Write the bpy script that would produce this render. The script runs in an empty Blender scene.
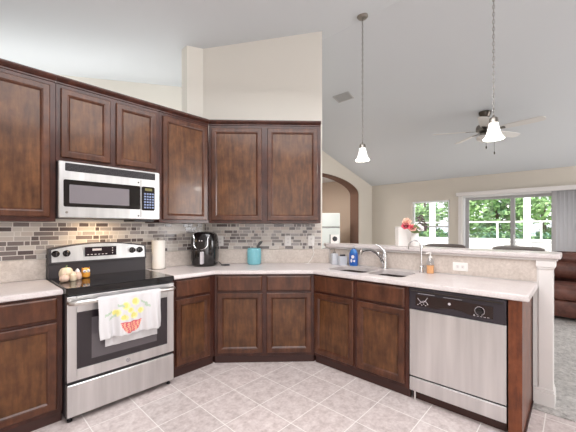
import bpy, bmesh, math, random
from mathutils import Vector, Matrix
from mathutils.geometry import tessellate_polygon
random.seed(7)
SC = bpy.context.scene
COL = SC.collection
PI = math.pi
R2 = math.sqrt(2)

# ------------------------------------------------------------------ camera
cam_d = bpy.data.cameras.new('camera')
cam = bpy.data.objects.new('camera', cam_d)
COL.objects.link(cam)
cam.location = (0, 0, 1.335)
cam.rotation_euler = (PI / 2, 0, -math.atan2(.731, .682))
cam_d.sensor_width = 36
cam_d.lens = 308 / 576 * 36
cam_d.shift_y = 11 / 576
cam_d.clip_start = .05
cam_d.clip_end = 200
SC.camera = cam

# ------------------------------------------------------------------ world, sun, big lights, exposure
w = bpy.data.worlds.new('world')
SC.world = w
w.use_nodes = True
bgn = w.node_tree.nodes['Background']
bgn.inputs[0].default_value = (.93, .96, 1, 1)
bgn.inputs[1].default_value = 1.6

def light(name, kind, loc, energy, color=(1, 1, 1), size=1, size_y=None, aim=None, radius=None):
    d = bpy.data.lights.new(name, kind)
    d.energy = energy
    d.color = color
    if kind == 'AREA':
        d.shape = 'RECTANGLE'
        d.size = size
        d.size_y = size_y or size
    if radius is not None:
        d.shadow_soft_size = radius
    o = bpy.data.objects.new(name, d)
    COL.objects.link(o)
    o.location = loc
    if aim is not None:
        o.rotation_euler = (Vector(aim) - Vector(loc)).to_track_quat('-Z', 'Y').to_euler()
    return o

sun = light('sun', 'SUN', (0, 0, 20), 5.2, (1, .97, .9))
sun.rotation_euler = Vector((.5, .35, -1)).to_track_quat('-Z', 'Y').to_euler()
sun.data.angle = .02
light('kitchen_fill', 'AREA', (.7, .7, 2.95), 84, (.99, .99, 1), 2.6, 2.6, (.7, .7, 0))  # unseen overhead fill, added to light floor and counters evenly
light('room_fill', 'AREA', (-1.7, -1.7, 1.5), 72, (.99, .99, 1), 4.4, 2.6, (2.2, 2.2, .8))  # big soft fill added behind the camera, imitating flash
light('living_fill', 'AREA', (6.6, -4.6, 1.8), 175, (.97, .98, 1), 2.6, 2.2, (5.9, 2, .9))  # fill lamp added on the unseen side of the living room
light('hall_light', 'AREA', (1.2, 4.0, 2.2), 12, (.98, 1, 1), 3.0, .4, (1.2, 4.05, 4))
light('dining_fill', 'AREA', (5.9, 5.2, 2.6), 40, (1, .95, .9), .8, .8, (5.9, 5.2, 0))  # unseen fill, added to brighten the room behind the arch
SC.view_settings.view_transform = 'Standard'
SC.view_settings.look = 'None'
SC.view_settings.gamma = 1
SC.view_settings.exposure = .4
SC.view_settings.use_curve_mapping = False

# ------------------------------------------------------------------ materials
def lin(r, g, b):
    f = lambda c: c / 12.92 if c <= .04045 else ((c + .055) / 1.055) ** 2.4
    return (f(r / 255), f(g / 255), f(b / 255), 1)

def principled(name, col, rough=.5, metal=0, coat=0, spec=.5, emit=None, es=0, trans=0):
    m = bpy.data.materials.new(name)
    m.use_nodes = True
    b = m.node_tree.nodes['Principled BSDF']
    b.inputs['Base Color'].default_value = col
    b.inputs['Roughness'].default_value = rough
    b.inputs['Metallic'].default_value = metal
    b.inputs['Coat Weight'].default_value = coat
    b.inputs['Coat Roughness'].default_value = .15
    b.inputs['Specular IOR Level'].default_value = spec
    b.inputs['Transmission Weight'].default_value = trans
    if emit:
        b.inputs['Emission Color'].default_value = emit
        b.inputs['Emission Strength'].default_value = es
    return m

def N(m, t, **kw):
    n = m.node_tree.nodes.new(t)
    for k, v in kw.items():
        setattr(n, k, v)
    return n

def L(m, a, b):
    m.node_tree.links.new(a, b)

def coords(m, scale=(1, 1, 1), rot=(0, 0, 0), loc=(0, 0, 0)):
    tc = N(m, 'ShaderNodeTexCoord')
    mp = N(m, 'ShaderNodeMapping')
    mp.inputs['Scale'].default_value = scale
    mp.inputs['Rotation'].default_value = rot
    mp.inputs['Location'].default_value = loc
    L(m, tc.outputs['Object'], mp.inputs[0])
    return mp.outputs[0]

def noise(m, vec, scale, detail=4, rough=.55):
    n = N(m, 'ShaderNodeTexNoise')
    n.inputs['Scale'].default_value = scale
    n.inputs['Detail'].default_value = detail
    n.inputs['Roughness'].default_value = rough
    L(m, vec, n.inputs['Vector'])
    return n.outputs['Fac']

def ramp(m, fac, stops):
    r = N(m, 'ShaderNodeValToRGB')
    els = r.color_ramp.elements
    while len(els) < len(stops):
        els.new(.5)
    for e, (p, c) in zip(els, stops):
        e.position = p
        e.color = c
    L(m, fac, r.inputs[0])
    return r.outputs[0]

def mix(m, fac, a, b, mode='MIX'):
    n = N(m, 'ShaderNodeMix', data_type='RGBA', blend_type=mode)
    if isinstance(fac, (int, float)):
        n.inputs[0].default_value = fac
    else:
        L(m, fac, n.inputs[0])
    for v, i in ((a, 6), (b, 7)):
        if isinstance(v, tuple):
            n.inputs[i].default_value = v
        else:
            L(m, v, n.inputs[i])
    return n.outputs[2]

def bump(m, h, strength=.2, dist=.01):
    b = N(m, 'ShaderNodeBump')
    b.inputs['Strength'].default_value = strength
    b.inputs['Distance'].default_value = dist
    L(m, h, b.inputs['Height'])
    L(m, b.outputs[0], m.node_tree.nodes['Principled BSDF'].inputs['Normal'])

def base(m, sock):
    L(m, sock, m.node_tree.nodes['Principled BSDF'].inputs['Base Color'])

def wood(name, dark, mid, light_, sc=(14, 14, 2.2)):
    m = principled(name, mid, .34, coat=.2, spec=.35)
    m.node_tree.nodes['Principled BSDF'].inputs['Coat Roughness'].default_value = .1
    v = coords(m, sc)
    g = noise(m, v, 2.6, 5, .6)
    v2 = coords(m, (1, 1, .8))
    b = noise(m, v2, 9, 4, .6)
    c1 = ramp(m, g, [(.25, dark), (.5, mid), (.78, light_)])
    c2 = ramp(m, b, [(.3, (.58, .53, .5, 1)), (.5, (.98, .96, .95, 1)), (.7, (1.45, 1.48, 1.5, 1))])
    base(m, mix(m, .9, c1, c2, 'MULTIPLY'))
    return m

M = {}
M['wood_field'] = wood('brown_maple_door_field', lin(68, 38, 19), lin(91, 56, 30), lin(111, 73, 43))  # veneer lighter and yellower than the rails, partly painted-in light
M['wood'] = wood('brown_stained_maple', lin(66, 36, 22), lin(82, 47, 30), lin(96, 59, 40))
M['wood_dark'] = wood('brown_stained_frame', lin(54, 26, 18), lin(67, 34, 25), lin(78, 42, 30))
M['wood_panel'] = wood('brown_red_panel', lin(78, 38, 20), lin(108, 56, 30), lin(126, 70, 40))
M['toe'] = principled('toe_kick_black_brown', lin(62, 34, 28), .5)

def plaster(name, col, var=.04):
    m = principled(name, col, .85, spec=.2)
    v = coords(m)
    n = noise(m, v, 60, 3)
    bump(m, n, .08, .004)
    return m
M['wall'] = plaster('beige_wall_paint', lin(232, 227, 218))
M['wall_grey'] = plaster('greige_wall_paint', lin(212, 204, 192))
M['ceil'] = plaster('ceiling_white_paint', lin(216, 219, 222))
M['tan'] = plaster('tan_wall_paint', lin(196, 178, 162))
M['arch'] = plaster('arch_lining_brown', lin(110, 84, 71))
M['white'] = principled('white_trim_paint', lin(228, 223, 220), .45)
M['white_plastic'] = principled('white_plastic', lin(240, 236, 232), .35)
M['vinyl'] = principled('white_vinyl', lin(238, 238, 238), .4)
M['vent'] = principled('grey_vent_enamel', lin(190, 189, 188), .5)
M['vinyl_grey'] = principled('grey_aluminium_stile', lin(170, 168, 168), .4)
M['counter'] = principled('cream_laminate', lin(233, 221, 216), .28)
def _c():
    m = M['counter']; v = coords(m)
    a = noise(m, v, 90, 4); b = noise(m, v, 9, 3)
    c = ramp(m, a, [(.35, lin(203, 192, 190)), (.6, lin(217, 208, 206))])
    base(m, mix(m, .35, c, ramp(m, b, [(.35, lin(202, 191, 189)), (.65, lin(221, 214, 212))])))
_c()
M['splash'] = principled('speckled_beige_laminate', lin(222, 208, 197), .4)
def _s():
    m = M['splash']; v = coords(m)
    a = noise(m, v, 45, 5, .7); b = noise(m, v, 8, 3)
    c = ramp(m, a, [(.35, lin(188, 174, 164)), (.65, lin(218, 206, 197))])
    base(m, mix(m, .3, c, ramp(m, b, [(.35, lin(190, 178, 168)), (.65, lin(222, 212, 203))])))
_s()
M['tile'] = principled('cream_floor_tile', lin(214, 200, 194), .35, spec=.4)
def _t():
    m = M['tile']
    tc = N(m, 'ShaderNodeTexCoord')
    mp = N(m, 'ShaderNodeMapping'); mp.inputs['Location'].default_value = (-.60, -.785, 0)
    L(m, tc.outputs['Object'], mp.inputs[0])
    br = N(m, 'ShaderNodeTexBrick'); br.offset = 0; br.squash = 1
    br.inputs['Scale'].default_value = 1
    br.inputs['Brick Width'].default_value = .3155
    br.inputs['Row Height'].default_value = .3155
    br.inputs['Mortar Size'].default_value = .0035
    br.inputs['Mortar Smooth'].default_value = .2
    br.inputs['Color1'].default_value = (.94, .94, .94, 1)
    br.inputs['Color2'].default_value = (1.03, 1.02, 1.02, 1)
    br.inputs['Mortar'].default_value = (1, 1, 1, 1)
    L(m, mp.outputs[0], br.inputs['Vector'])
    a = noise(m, mp.outputs[0], 14, 6, .65); b = noise(m, mp.outputs[0], 42, 4, .6)
    c = ramp(m, a, [(.36, lin(190, 175, 172)), (.5, lin(214, 201, 198)), (.64, lin(229, 219, 216))])
    c = mix(m, .35, c, ramp(m, b, [(.36, lin(188, 172, 169)), (.62, lin(231, 220, 217))]))
    c = mix(m, 1, c, br.outputs['Color'], 'MULTIPLY')
    base(m, mix(m, br.outputs['Fac'], c, lin(243, 237, 233)))
    bump(m, br.outputs['Fac'], -.25, .003)
_t()
M['carpet'] = principled('grey_beige_carpet', lin(176, 168, 162), .95, spec=.1)
def _cp():
    m = M['carpet']; v = coords(m)
    a = noise(m, v, 26, 5, .7); b = noise(m, v, 7, 3)
    c = ramp(m, a, [(.3, lin(146, 141, 139)), (.5, lin(206, 201, 197)), (.7, lin(232, 228, 224))])
    base(m, mix(m, .35, c, ramp(m, b, [(.35, lin(176, 172, 170)), (.65, lin(230, 226, 222))])))
    bump(m, a, 1, .03)
_cp()

def steel(name, col, rough=.3, stretch=(7, 7, .5)):
    m = principled(name, col, rough, metal=1)
    v = coords(m, stretch)
    n = noise(m, v, 1.6, 3)
    base(m, ramp(m, n, [(.3, tuple(c * .82 for c in col[:3]) + (1,)), (.7, tuple(min(1, c * 1.1) for c in col[:3]) + (1,))]))  # soft reflection streaks painted into the base colour
    bump(m, n, .06, .02)
    return m
M['steel'] = steel('brushed_stainless', lin(220, 219, 219), .34)
M['steel_h'] = steel('brushed_stainless_bar', lin(220, 216, 212), .28)
M['sink'] = steel('sink_stainless', lin(112, 105, 103), .24, (9, 9, 9))
M['chrome'] = principled('polished_chrome', lin(225, 225, 226), .1, metal=1)
M['nickel'] = principled('brushed_nickel', lin(150, 145, 138), .3, metal=1)
M['chain'] = principled('chain_nickel', lin(176, 172, 168), .35, metal=1)
M['nickel_dark'] = principled('dark_nickel', lin(86, 80, 74), .35, metal=1)
M['black_glass'] = principled('black_glass', lin(22, 19, 20), .06, spec=.6)
M['black'] = principled('black_plastic', lin(30, 28, 32), .3)
M['black_gloss'] = principled('glossy_black_plastic', lin(20, 16, 17), .14, coat=.4)
M['dw_black'] = principled('dishwasher_black_plastic', lin(48, 42, 48), .28)
M['dw_inset'] = principled('dishwasher_glossy_inset', lin(40, 25, 22), .12)
M['charcoal'] = principled('charcoal_metal', lin(60, 55, 58), .4)
M['oven_glass'] = principled('oven_window_glass', lin(40, 33, 38), .07, spec=.6)
M['oven_inner'] = principled('oven_inner_window', lin(96, 90, 94), .1, spec=.6)
M['mw_window'] = principled('microwave_window_mesh', lin(122, 116, 120), .2)
M['display'] = principled('display_dark', lin(36, 28, 36), .1)
M['mark'] = principled('pale_grey_marking', lin(205, 200, 205), .5)
M['mark_blue'] = principled('key_blue_grey', lin(126, 140, 175), .4)
M['display_green'] = principled('display_olive', lin(110, 105, 60), .3)
M['burner'] = principled('burner_ring_grey', lin(70, 64, 66), .2)
M['cloth'] = principled('white_cotton', lin(216, 213, 214), .9, spec=.1)
M['lemon'] = principled('lemon_print', lin(222, 214, 128), .9, spec=.1)
M['lemon2'] = principled('pale_lemon_print', lin(232, 226, 165), .9, spec=.1)
M['leafprint'] = principled('leaf_print', lin(180, 196, 176), .9, spec=.1)
M['redprint'] = principled('red_bowl_print', lin(206, 104, 112), .9, spec=.1)
M['pinkprint'] = principled('pink_bowl_print', lin(240, 180, 150), .9, spec=.1)
M['paper'] = principled('paper_towel_white', lin(242, 236, 228), .9, spec=.1)
M['aqua'] = principled('turquoise_ceramic', lin(128, 190, 200), .4)
M['blue_label'] = principled('blue_soap_label', lin(36, 92, 178), .35)
M['blue_liquid'] = principled('blue_soap', lin(60, 120, 190), .15)
M['amber'] = principled('amber_soap', lin(230, 172, 122), .15)
M['frost'] = principled('frosted_clear_plastic', lin(200, 202, 208), .3)
M['ivory'] = principled('ivory_ceramic', lin(236, 216, 186), .35)
M['ivory2'] = principled('pinkish_ceramic', lin(222, 190, 170), .35)
M['orange'] = principled('orange_ceramic', lin(232, 160, 62), .35)
M['leather'] = principled('brown_leather', lin(88, 52, 44), .42)
def _lt():
    m = M['leather']; v = coords(m)
    a = noise(m, v, 7, 4)
    base(m, ramp(m, a, [(.35, lin(82, 48, 40)), (.65, lin(122, 78, 66))]))
    bump(m, noise(m, v, 14, 4), .5, .02)
_lt()
M['stool'] = principled('dark_taupe_leather', lin(78, 68, 62), .35)
M['stool_leg'] = principled('dark_walnut', lin(58, 40, 32), .4)
M['shade'] = principled('lit_opal_glass', lin(250, 248, 244), .3, emit=(1, .97, .93, 1), es=1.1)
M['opal'] = principled('opal_glass', lin(225, 222, 218), .3)
M['blade'] = principled('fan_blade_grey_white', lin(214, 210, 206), .4)
M['fridge'] = principled('white_appliance_enamel', lin(225, 232, 228), .25)
M['blind'] = principled('vertical_blind_vinyl', lin(214, 212, 214), .6)
M['concrete'] = principled('pale_patio_concrete', lin(222, 220, 214), .9)
M['grass'] = principled('lawn', lin(150, 170, 120), .95)
M['bark'] = principled('bark', lin(104, 90, 76), .9)
for i, c in enumerate([(136, 174, 116), (160, 194, 134), (108, 148, 106)]):
    M['leaf%d' % i] = principled('tree_leaf_%d' % i, lin(*c), .7, spec=.2)
M['shrub'] = principled('hedge_leaf', lin(124, 158, 136), .7, spec=.2)
M['pink'] = principled('pink_petal', lin(222, 92, 108), .6)
M['peach'] = principled('peach_petal', lin(234, 188, 166), .6)
M['crimson'] = principled('crimson_petal', lin(168, 40, 62), .6)
M['petal_white'] = principled('white_petal', lin(240, 232, 232), .6)
M['stem'] = principled('green_stem', lin(120, 138, 92), .7)
M['plum'] = principled('plum_leaf', lin(92, 74, 78), .6)
M['grout'] = principled('pale_grout', lin(226, 220, 214), .8)
MOS = [M['grout']]
for i, (c, rgh) in enumerate([((206, 198, 190), .3), ((190, 181, 175), .2), ((162, 154, 151), .2), ((126, 115, 112), .15), ((98, 87, 86), .15), ((198, 186, 177), .35)]):
    MOS.append(principled('mosaic_strip_%d' % i, lin(*c), rgh))
def glass(name, tint=(1, 1, 1, 1), refl=.06):
    m = bpy.data.materials.new(name)
    m.use_nodes = True
    nt = m.node_tree
    nt.nodes.remove(nt.nodes['Principled BSDF'])
    t = nt.nodes.new('ShaderNodeBsdfTransparent'); t.inputs[0].default_value = tint
    g = nt.nodes.new('ShaderNodeBsdfGlossy'); g.inputs['Roughness'].default_value = .02
    mx = nt.nodes.new('ShaderNodeMixShader'); mx.inputs[0].default_value = refl
    nt.links.new(t.outputs[0], mx.inputs[1]); nt.links.new(g.outputs[0], mx.inputs[2])
    nt.links.new(mx.outputs[0], nt.nodes['Material Output'].inputs[0])
    return m
M['glass'] = glass('window_glass')
M['clear'] = glass('clear_plastic', (.9, .93, .96, 1), .15)
M['screen'] = glass('insect_screen', (.86, .88, .9, 1), .02)

# ------------------------------------------------------------------ mesh helpers
class MB:
    def __init__(s):
        s.v = []; s.f = []; s.m = []; s.mi = 0
    def add(s, verts, faces):
        b = len(s.v)
        s.v += [tuple(p) for p in verts]
        s.f += [tuple(b + i for i in f) for f in faces]
        s.m += [s.mi] * len(faces)
        return s
    def box(s, x0, x1, y0, y1, z0, z1):
        v = [(x, y, z) for z in (z0, z1) for y in (y0, y1) for x in (x0, x1)]
        return s.add(v, [(0, 2, 3, 1), (4, 5, 7, 6), (0, 1, 5, 4), (2, 6, 7, 3), (0, 4, 6, 2), (1, 3, 7, 5)])
    def loops(s, loops, cap0=True, cap1=True, closed=True):
        n = len(loops[0])
        v = [p for l in loops for p in l]
        f = []
        for i in range(len(loops) - 1):
            for j in range(n if closed else n - 1):
                k = (j + 1) % n
                f.append((i * n + j, i * n + k, (i + 1) * n + k, (i + 1) * n + j))
        if cap0: f.append(tuple(reversed(range(n))))
        if cap1: f.append(tuple((len(loops) - 1) * n + j for j in range(n)))
        return s.add(v, f)
    def lathe(s, prof, c=(0, 0, 0), seg=24, axis='z', cap0=True, cap1=True):
        ls = []
        for r, h in prof:
            l = []
            for k in range(seg):
                a = 2 * PI * k / seg
                p = (r * math.cos(a), r * math.sin(a), h)
                if axis == 'y': p = (p[0], p[2], -p[1])
                if axis == 'x': p = (p[2], p[0], p[1])
                l.append((p[0] + c[0], p[1] + c[1], p[2] + c[2]))
            ls.append(l)
        return s.loops(ls, cap0, cap1)
    def tube(s, pts, r, seg=8, closed=False):
        pts = [Vector(p) for p in pts]
        n = len(pts)
        rr = r if isinstance(r, (list, tuple)) else [r] * n
        ls = []
        up = None
        for i, p in enumerate(pts):
            if closed: t = pts[(i + 1) % n] - pts[i - 1]
            else: t = pts[min(i + 1, n - 1)] - pts[max(i - 1, 0)]
            t.normalize()
            if up is None:
                up = Vector((0, 0, 1)) if abs(t.z) < .9 else Vector((1, 0, 0))
            a = t.cross(up).normalized()
            up = a.cross(t).normalized()
            ls.append([p + (a * math.cos(2 * PI * k / seg) + up * math.sin(2 * PI * k / seg)) * rr[i] for k in range(seg)])
        if closed:
            ls.append(ls[0])
            return s.loops(ls, False, False)
        return s.loops(ls)
    def prism(s, poly, z0, z1):
        n = len(poly)
        zb = z0 if isinstance(z0, (list, tuple)) else [z0] * n
        zt = z1 if isinstance(z1, (list, tuple)) else [z1] * n
        return s.loops([[(p[0], p[1], zb[i]) for i, p in enumerate(poly)], [(p[0], p[1], zt[i]) for i, p in enumerate(poly)]])
    def ball(s, c, r, seg=14, rings=8):
        rx, ry, rz = r if isinstance(r, (list, tuple)) else (r, r, r)
        ls = []
        for i in range(rings + 1):
            t = -PI / 2 + PI * i / rings
            q = max(math.cos(t), .02)
            ls.append([(c[0] + rx * q * math.cos(2 * PI * k / seg), c[1] + ry * q * math.sin(2 * PI * k / seg), c[2] + rz * math.sin(t)) for k in range(seg)])
        return s.loops(ls)
    def build(s, name, mat, parent=None, bevel=0, smooth=30, loc=None, rotz=None):
        me = bpy.data.meshes.new(name)
        me.from_pydata(s.v, [], s.f)
        for m in (mat if isinstance(mat, list) else [mat]):
            me.materials.append(m)
        if any(s.m):
            me.polygons.foreach_set('material_index', s.m)
        bm = bmesh.new(); bm.from_mesh(me)
        bmesh.ops.recalc_face_normals(bm, faces=bm.faces)
        bm.to_mesh(me); bm.free()
        if smooth:
            me.polygons.foreach_set('use_smooth', [True] * len(me.polygons))
            me.set_sharp_from_angle(angle=math.radians(smooth))
        o = bpy.data.objects.new(name, me)
        COL.objects.link(o)
        if parent is not None: o.parent = parent
        if loc is not None: o.location = loc
        if rotz is not None: o.rotation_euler = (0, 0, rotz)
        if bevel:
            b = o.modifiers.new('bevel', 'BEVEL')
            b.width = bevel; b.segments = 2; b.limit_method = 'ANGLE'; b.angle_limit = math.radians(40)
            b.harden_normals = False
        return o

def thing(name, label, cat, loc=(0, 0, 0), rotz=0, group=None):
    o = bpy.data.objects.new(name, None)
    COL.objects.link(o)
    o.location = loc
    o.rotation_euler = (0, 0, rotz)
    o.empty_display_size = .1
    return tag(o, label, cat, group)

def tag(o, label, cat, group=None, kind=None):
    o['label'] = label; o['category'] = cat
    if group: o['group'] = group
    if kind: o['kind'] = kind
    return o

def struct(o):
    o['kind'] = 'structure'
    return o

def rrect(x0, x1, y0, y1, r, n=5):
    out = []
    for cx, cy, a0 in ((x1 - r, y1 - r, 0), (x0 + r, y1 - r, 90), (x0 + r, y0 + r, 180), (x1 - r, y0 + r, 270)):
        for k in range(n + 1):
            a = math.radians(a0 + 90 * k / n)
            out.append((cx + r * math.cos(a), cy + r * math.sin(a)))
    return out

def inset(poly, d):
    """inward miter offset of a counter-clockwise polygon"""
    n = len(poly); out = []
    for i in range(n):
        p0, p1, p2 = Vector(poly[i - 1]), Vector(poly[i]), Vector(poly[(i + 1) % n])
        a = (p1 - p0).normalized(); b = (p2 - p1).normalized()
        na = Vector((-a.y, a.x)); nb = Vector((-b.y, b.x))
        k = (na + nb); k /= max(k.length_squared / 2, .2)
        q = p1 + k * d
        out.append((q.x, q.y))
    return out

def area2(poly):
    return sum(poly[i - 1][0] * poly[i][1] - poly[i][0] * poly[i - 1][1] for i in range(len(poly)))

def slab(mb, outer, holes, z0, z1, r=.012):
    """worktop-like slab with a rounded edge and holes"""
    if area2(outer) < 0: outer = outer[::-1]
    prof = [(r * .5, z0), (0, z0 + r * .5), (0, z1 - r), (r * .3, z1 - r * .3), (r, z1)]
    ls = [[(x, y, z) for x, y in inset(outer, d)] for d, z in prof]
    mb.loops(ls, False, False)
    for z, ol in ((z1, inset(outer, r)), (z0, inset(outer, r * .5))):
        polys = [[Vector((x, y, 0)) for x, y in ol]] + [[Vector((x, y, 0)) for x, y in h] for h in holes]
        flat = [p for q in polys for p in q]
        tris = tessellate_polygon(polys)
        mb.add([(p.x, p.y, z) for p in flat], [tuple(t) for t in tris])
    for h in holes:
        mb.loops([[(x, y, z0) for x, y in h], [(x, y, z1) for x, y in h]], False, False)
    return mb

def to_w(p):
    return p

# ================================================================== SETTING
ZR, UR = 3.70, 3.15                       # ridge of the vaulted ceiling
def zc(u):
    return ZR - .24 * (UR - u) if u < UR else ZR - .2485 * (u - UR)
VL = 3.17                                  # kitchen left wall face
CS = 5.12                                  # diagonal wall: U + V = CS
UH = 3.0                                   # half wall kitchen face
UF = 8.0                                   # far wall
VA = 4.21                                  # wall with the archway

mb = MB().box(-3, 2.88, -5, 6.8, -.1, 0)
struct(mb.build('floor', M['tile'], smooth=0))
mb = MB().box(2.882, UF + .15, -5, 4.3, -.1, .006)
struct(mb.build('floor_carpet', M['carpet'], smooth=0))
mb = MB().box(2.882, UF + .15, 4.302, 6.8, -.1, 0)
struct(mb.build('floor_dining', M['tile'], smooth=0))

def ceil_piece(u0, u1, v0, v1, name):
    m = MB()
    us = [u0, u1]
    m.loops([[(u0, v0, zc(u0)), (u1, v0, zc(u1)), (u1, v1, zc(u1)), (u0, v1, zc(u0))],
             [(u0, v0, zc(u0) + .12), (u1, v0, zc(u1) + .12), (u1, v1, zc(u1) + .12), (u0, v1, zc(u0) + .12)]])
    return struct(m.build(name, M['ceil'], smooth=0))
ceil_piece(-2.6, UR, -5, 4.6, 'ceiling')
ceil_piece(UR, UF + .15, -5, VA + .14, 'ceiling_living')
struct(MB().box(3.3, UF + .15, VA + .152, 6.8, 2.75, 2.85).build('ceiling_dining', M['ceil'], smooth=0))

def wall_poly(name, pts, v0, v1, mat):
    """prism of an outline in (U, z), between two V planes"""
    m = MB().loops([[(p[0], v0, p[1]) for p in pts], [(p[0], v1, p[1]) for p in pts]])
    return struct(m.build(name, mat, smooth=0))
wall_poly('wall_left', [(-2.2, 0), (1.95, 0), (1.95, zc(1.95)), (1.745, zc(1.745)), (1.745, 2.43), (-2.2, 2.43)], VL, VL + .12, M['wall'])
fp = [(1.951, VL), (2.934, CS - 2.934), (3.019, CS - 2.934 + .085), (2.0, VL + .12)]
struct(MB().prism(fp, 0, [zc(p[0]) for p in fp]).build('wall_back', M['wall'], smooth=0))
arch = []
uc, hw, zs, rise = 5.83, 1.45, 2.2, .37
for k in range(25):
    a = PI * (1 - k / 24)
    arch.append((uc + hw * math.cos(a), zs + rise * math.sin(a)))
pts = [(3.4, 0), (uc - hw, 0)] + arch + [(uc + hw, 0), (UF, 0), (UF, zc(UF)), (3.4, zc(3.4))]
wall_poly('wall_right', [(-2.6, 0), (UF, 0), (UF, zc(UF)), (UR, ZR), (-2.6, zc(-2.6))], -5.001, -4.9, M['wall_grey'])
struct(MB().box(-2.7, -2.601, -4.899, 4.479, 0, zc(-2.6) + .05).build('wall_behind', M['wall_grey'], smooth=0))
wall_poly('wall_hall', [(-2.6, 0), (3.399, 0), (3.399, zc(3.399)), (UR, ZR), (-2.6, zc(-2.6))], 4.48, 4.6, M['wall'])
wall_poly('wall_arch', pts, VA, VA + .15, M['wall_grey'])
al = MB()
ao = [(uc - hw, 0)] + arch + [(uc + hw, 0)]
ai = [(uc + (p[0] - uc) * .988, p[1] - (.018 if p[1] > 0 else 0)) for p in ao]
for i in range(len(ao) - 1):
    q = [ao[i], ao[i + 1], ai[i + 1], ai[i]]
    al.loops([[(p[0], VA + .012, p[1]) for p in q], [(p[0], VA + .26, p[1]) for p in q]])
struct(al.build('trim_1', M['arch'], smooth=0))
struct(MB().box(3.3, UF + .15, 6.3, 6.4, 0, 2.75).build('wall_dining', M['tan'], smooth=0))
struct(MB().box(UF, UF + .15, VA + .152, 6.3, 0, 2.75).build('wall_dining_right', M['tan'], smooth=0))
WV0, WV1, WZ0, WZ1 = 2.20, 3.08, .85, 1.985
DV0, DV1, DZ = -.05, 1.93, 2.06
mb = MB()
for (a, b, c, d) in [(WV1, VA, 0, zc(UF)), (DV1, WV0, 0, zc(UF)), (-5, DV0, 0, zc(UF)),
                     (WV0, WV1, 0, WZ0), (WV0, WV1, WZ1, zc(UF)), (DV0, DV1, DZ, zc(UF))]:
    mb.box(UF, UF + .15, a, b, c, d)
struct(mb.build('wall_far', M['wall_grey'], smooth=0))
hwp = [(UH, .125), (3.112, .125), (3.112, 2.2), (3.04, CS - 3.04 + .17), (2.955, CS - 2.955), (UH, CS - UH)]
mb = MB().prism(hwp, 0, 1.083)
struct(mb.build('wall_half', M['white'], smooth=0))
struct(MB().box(UH - .004, UH - .0005, .215, 2.11, .92, 1.08).build('wall_half_laminate', M['splash'], smooth=0))
# pilaster and its trim at the end of the half wall
mb = MB().box(2.988, 3.118, .119, .205, 0, 1.02).box(2.98, 3.124, .113, .212, 1.02, 1.035).box(2.974, 3.13, .106, .218, 1.035, 1.083)
struct(mb.build('trim_2', M['white'], bevel=.004, smooth=0))
mb = MB().box(2.976, 3.13, .109, .236, 0, .11).box(2.982, 3.124, .114, .236, .11, .13).box(3.113, 3.13, .236, 2.2, 0, .11)
struct(mb.build('baseboard_half', M['white'], bevel=.004, smooth=0))
struct(MB().box(UF - .015, UF, DV1 + .08, VA, .006, .11).build('baseboard_far', M['white'], bevel=.003, smooth=0))
struct(MB().box(uc + hw + .01, UF - .016, VA - .015, VA, .006, .11).build('baseboard_arch', M['white'], bevel=.003, smooth=0))

# window with blinds in far wall
win = struct(MB().box(UF + .05, UF + .1, WV0, WV0 + .04, WZ0, WZ1).box(UF + .05, UF + .1, WV1 - .04, WV1, WZ0, WZ1)
      .box(UF + .05, UF + .1, WV0 + .04, WV1 - .04, WZ0, WZ0 + .04).box(UF + .05, UF + .1, WV0 + .04, WV1 - .04, WZ1 - .04, WZ1)
      .build('window_1', M['vinyl'], smooth=0))
MB().box(UF + .055, UF + .095, WV0 + .04, WV1 - .04, 1.325, 1.365).build('window_rail', M['vinyl'], win, smooth=0)
MB().box(UF + .07, UF + .075, WV0 + .04, WV1 - .04, WZ0 + .04, WZ1 - .04).build('window_pane', M['glass'], win, smooth=0)
MB().box(UF - .05, UF + .05, WV0 - .02, WV1 + .02, WZ0 - .03, WZ0 - .001).build('window_sill', M['white'], win, smooth=0, bevel=.004)
bl = thing('horizontal_blind', 'open white horizontal blind hung inside the smaller window', 'blind', (UF + .025, (WV0 + WV1) / 2, 0))
hw_ = (WV1 - WV0) / 2 - .012
MB().box(-.018, .018, -hw_, hw_, WZ1 - .045, WZ1 - .004).build('headrail', M['vinyl'], bl, smooth=0)
mb = MB()
z = WZ1 - .07
while z > 1.37:
    mb.add([(-.02, -hw_, z), (.02, -hw_, z + .004), (.02, hw_, z + .004), (-.02, hw_, z)], [(0, 1, 2, 3)])
    z -= .042
o = mb.build('slats', M['vinyl'], bl, smooth=0)
o.modifiers.new('thick', 'SOLIDIFY').thickness = .002
mb = MB()
for v in (-hw_ * .7, 0, hw_ * .7):
    mb.tube([(0, v, WZ1 - .045), (0, v, 1.36)], .0015, 5)
mb.box(-.018, .018, -hw_, hw_, 1.345, 1.36)
mb.build('bottom_rail', M['vinyl'], bl, smooth=0)

# sliding glass door
dr = struct(MB().box(UF + .03, UF + .13, DV0, DV0 + .05, 0, DZ).box(UF + .03, UF + .13, DV1 - .05, DV1, 0, DZ)
     .box(UF + .03, UF + .13, DV0 + .05, DV1 - .05, DZ - .05, DZ).box(UF + .03, UF + .13, DV0 + .05, DV1 - .05, 0, .04)
     .build('door_1', M['vinyl'], smooth=0, bevel=.003))
def leaf(v0, v1, u0, nm):
    m = MB().box(u0, u0 + .035, v0, v0 + .075, .04, DZ - .05).box(u0, u0 + .035, v1 - .075, v1, .04, DZ - .05)
    m.box(u0, u0 + .035, v0 + .075, v1 - .075, .04, .12).box(u0, u0 + .035, v0 + .075, v1 - .075, DZ - .11, DZ - .05)
    f = m.build(nm, M['vinyl_grey'], dr, smooth=0)
    MB().box(u0 + .015, u0 + .02, v0 + .075, v1 - .075, .12, DZ - .11).build('door_pane', M['glass'], f, smooth=0)
    return f
leaf(.935, DV1 - .052, UF + .085, 'fixed_panel')
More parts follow.
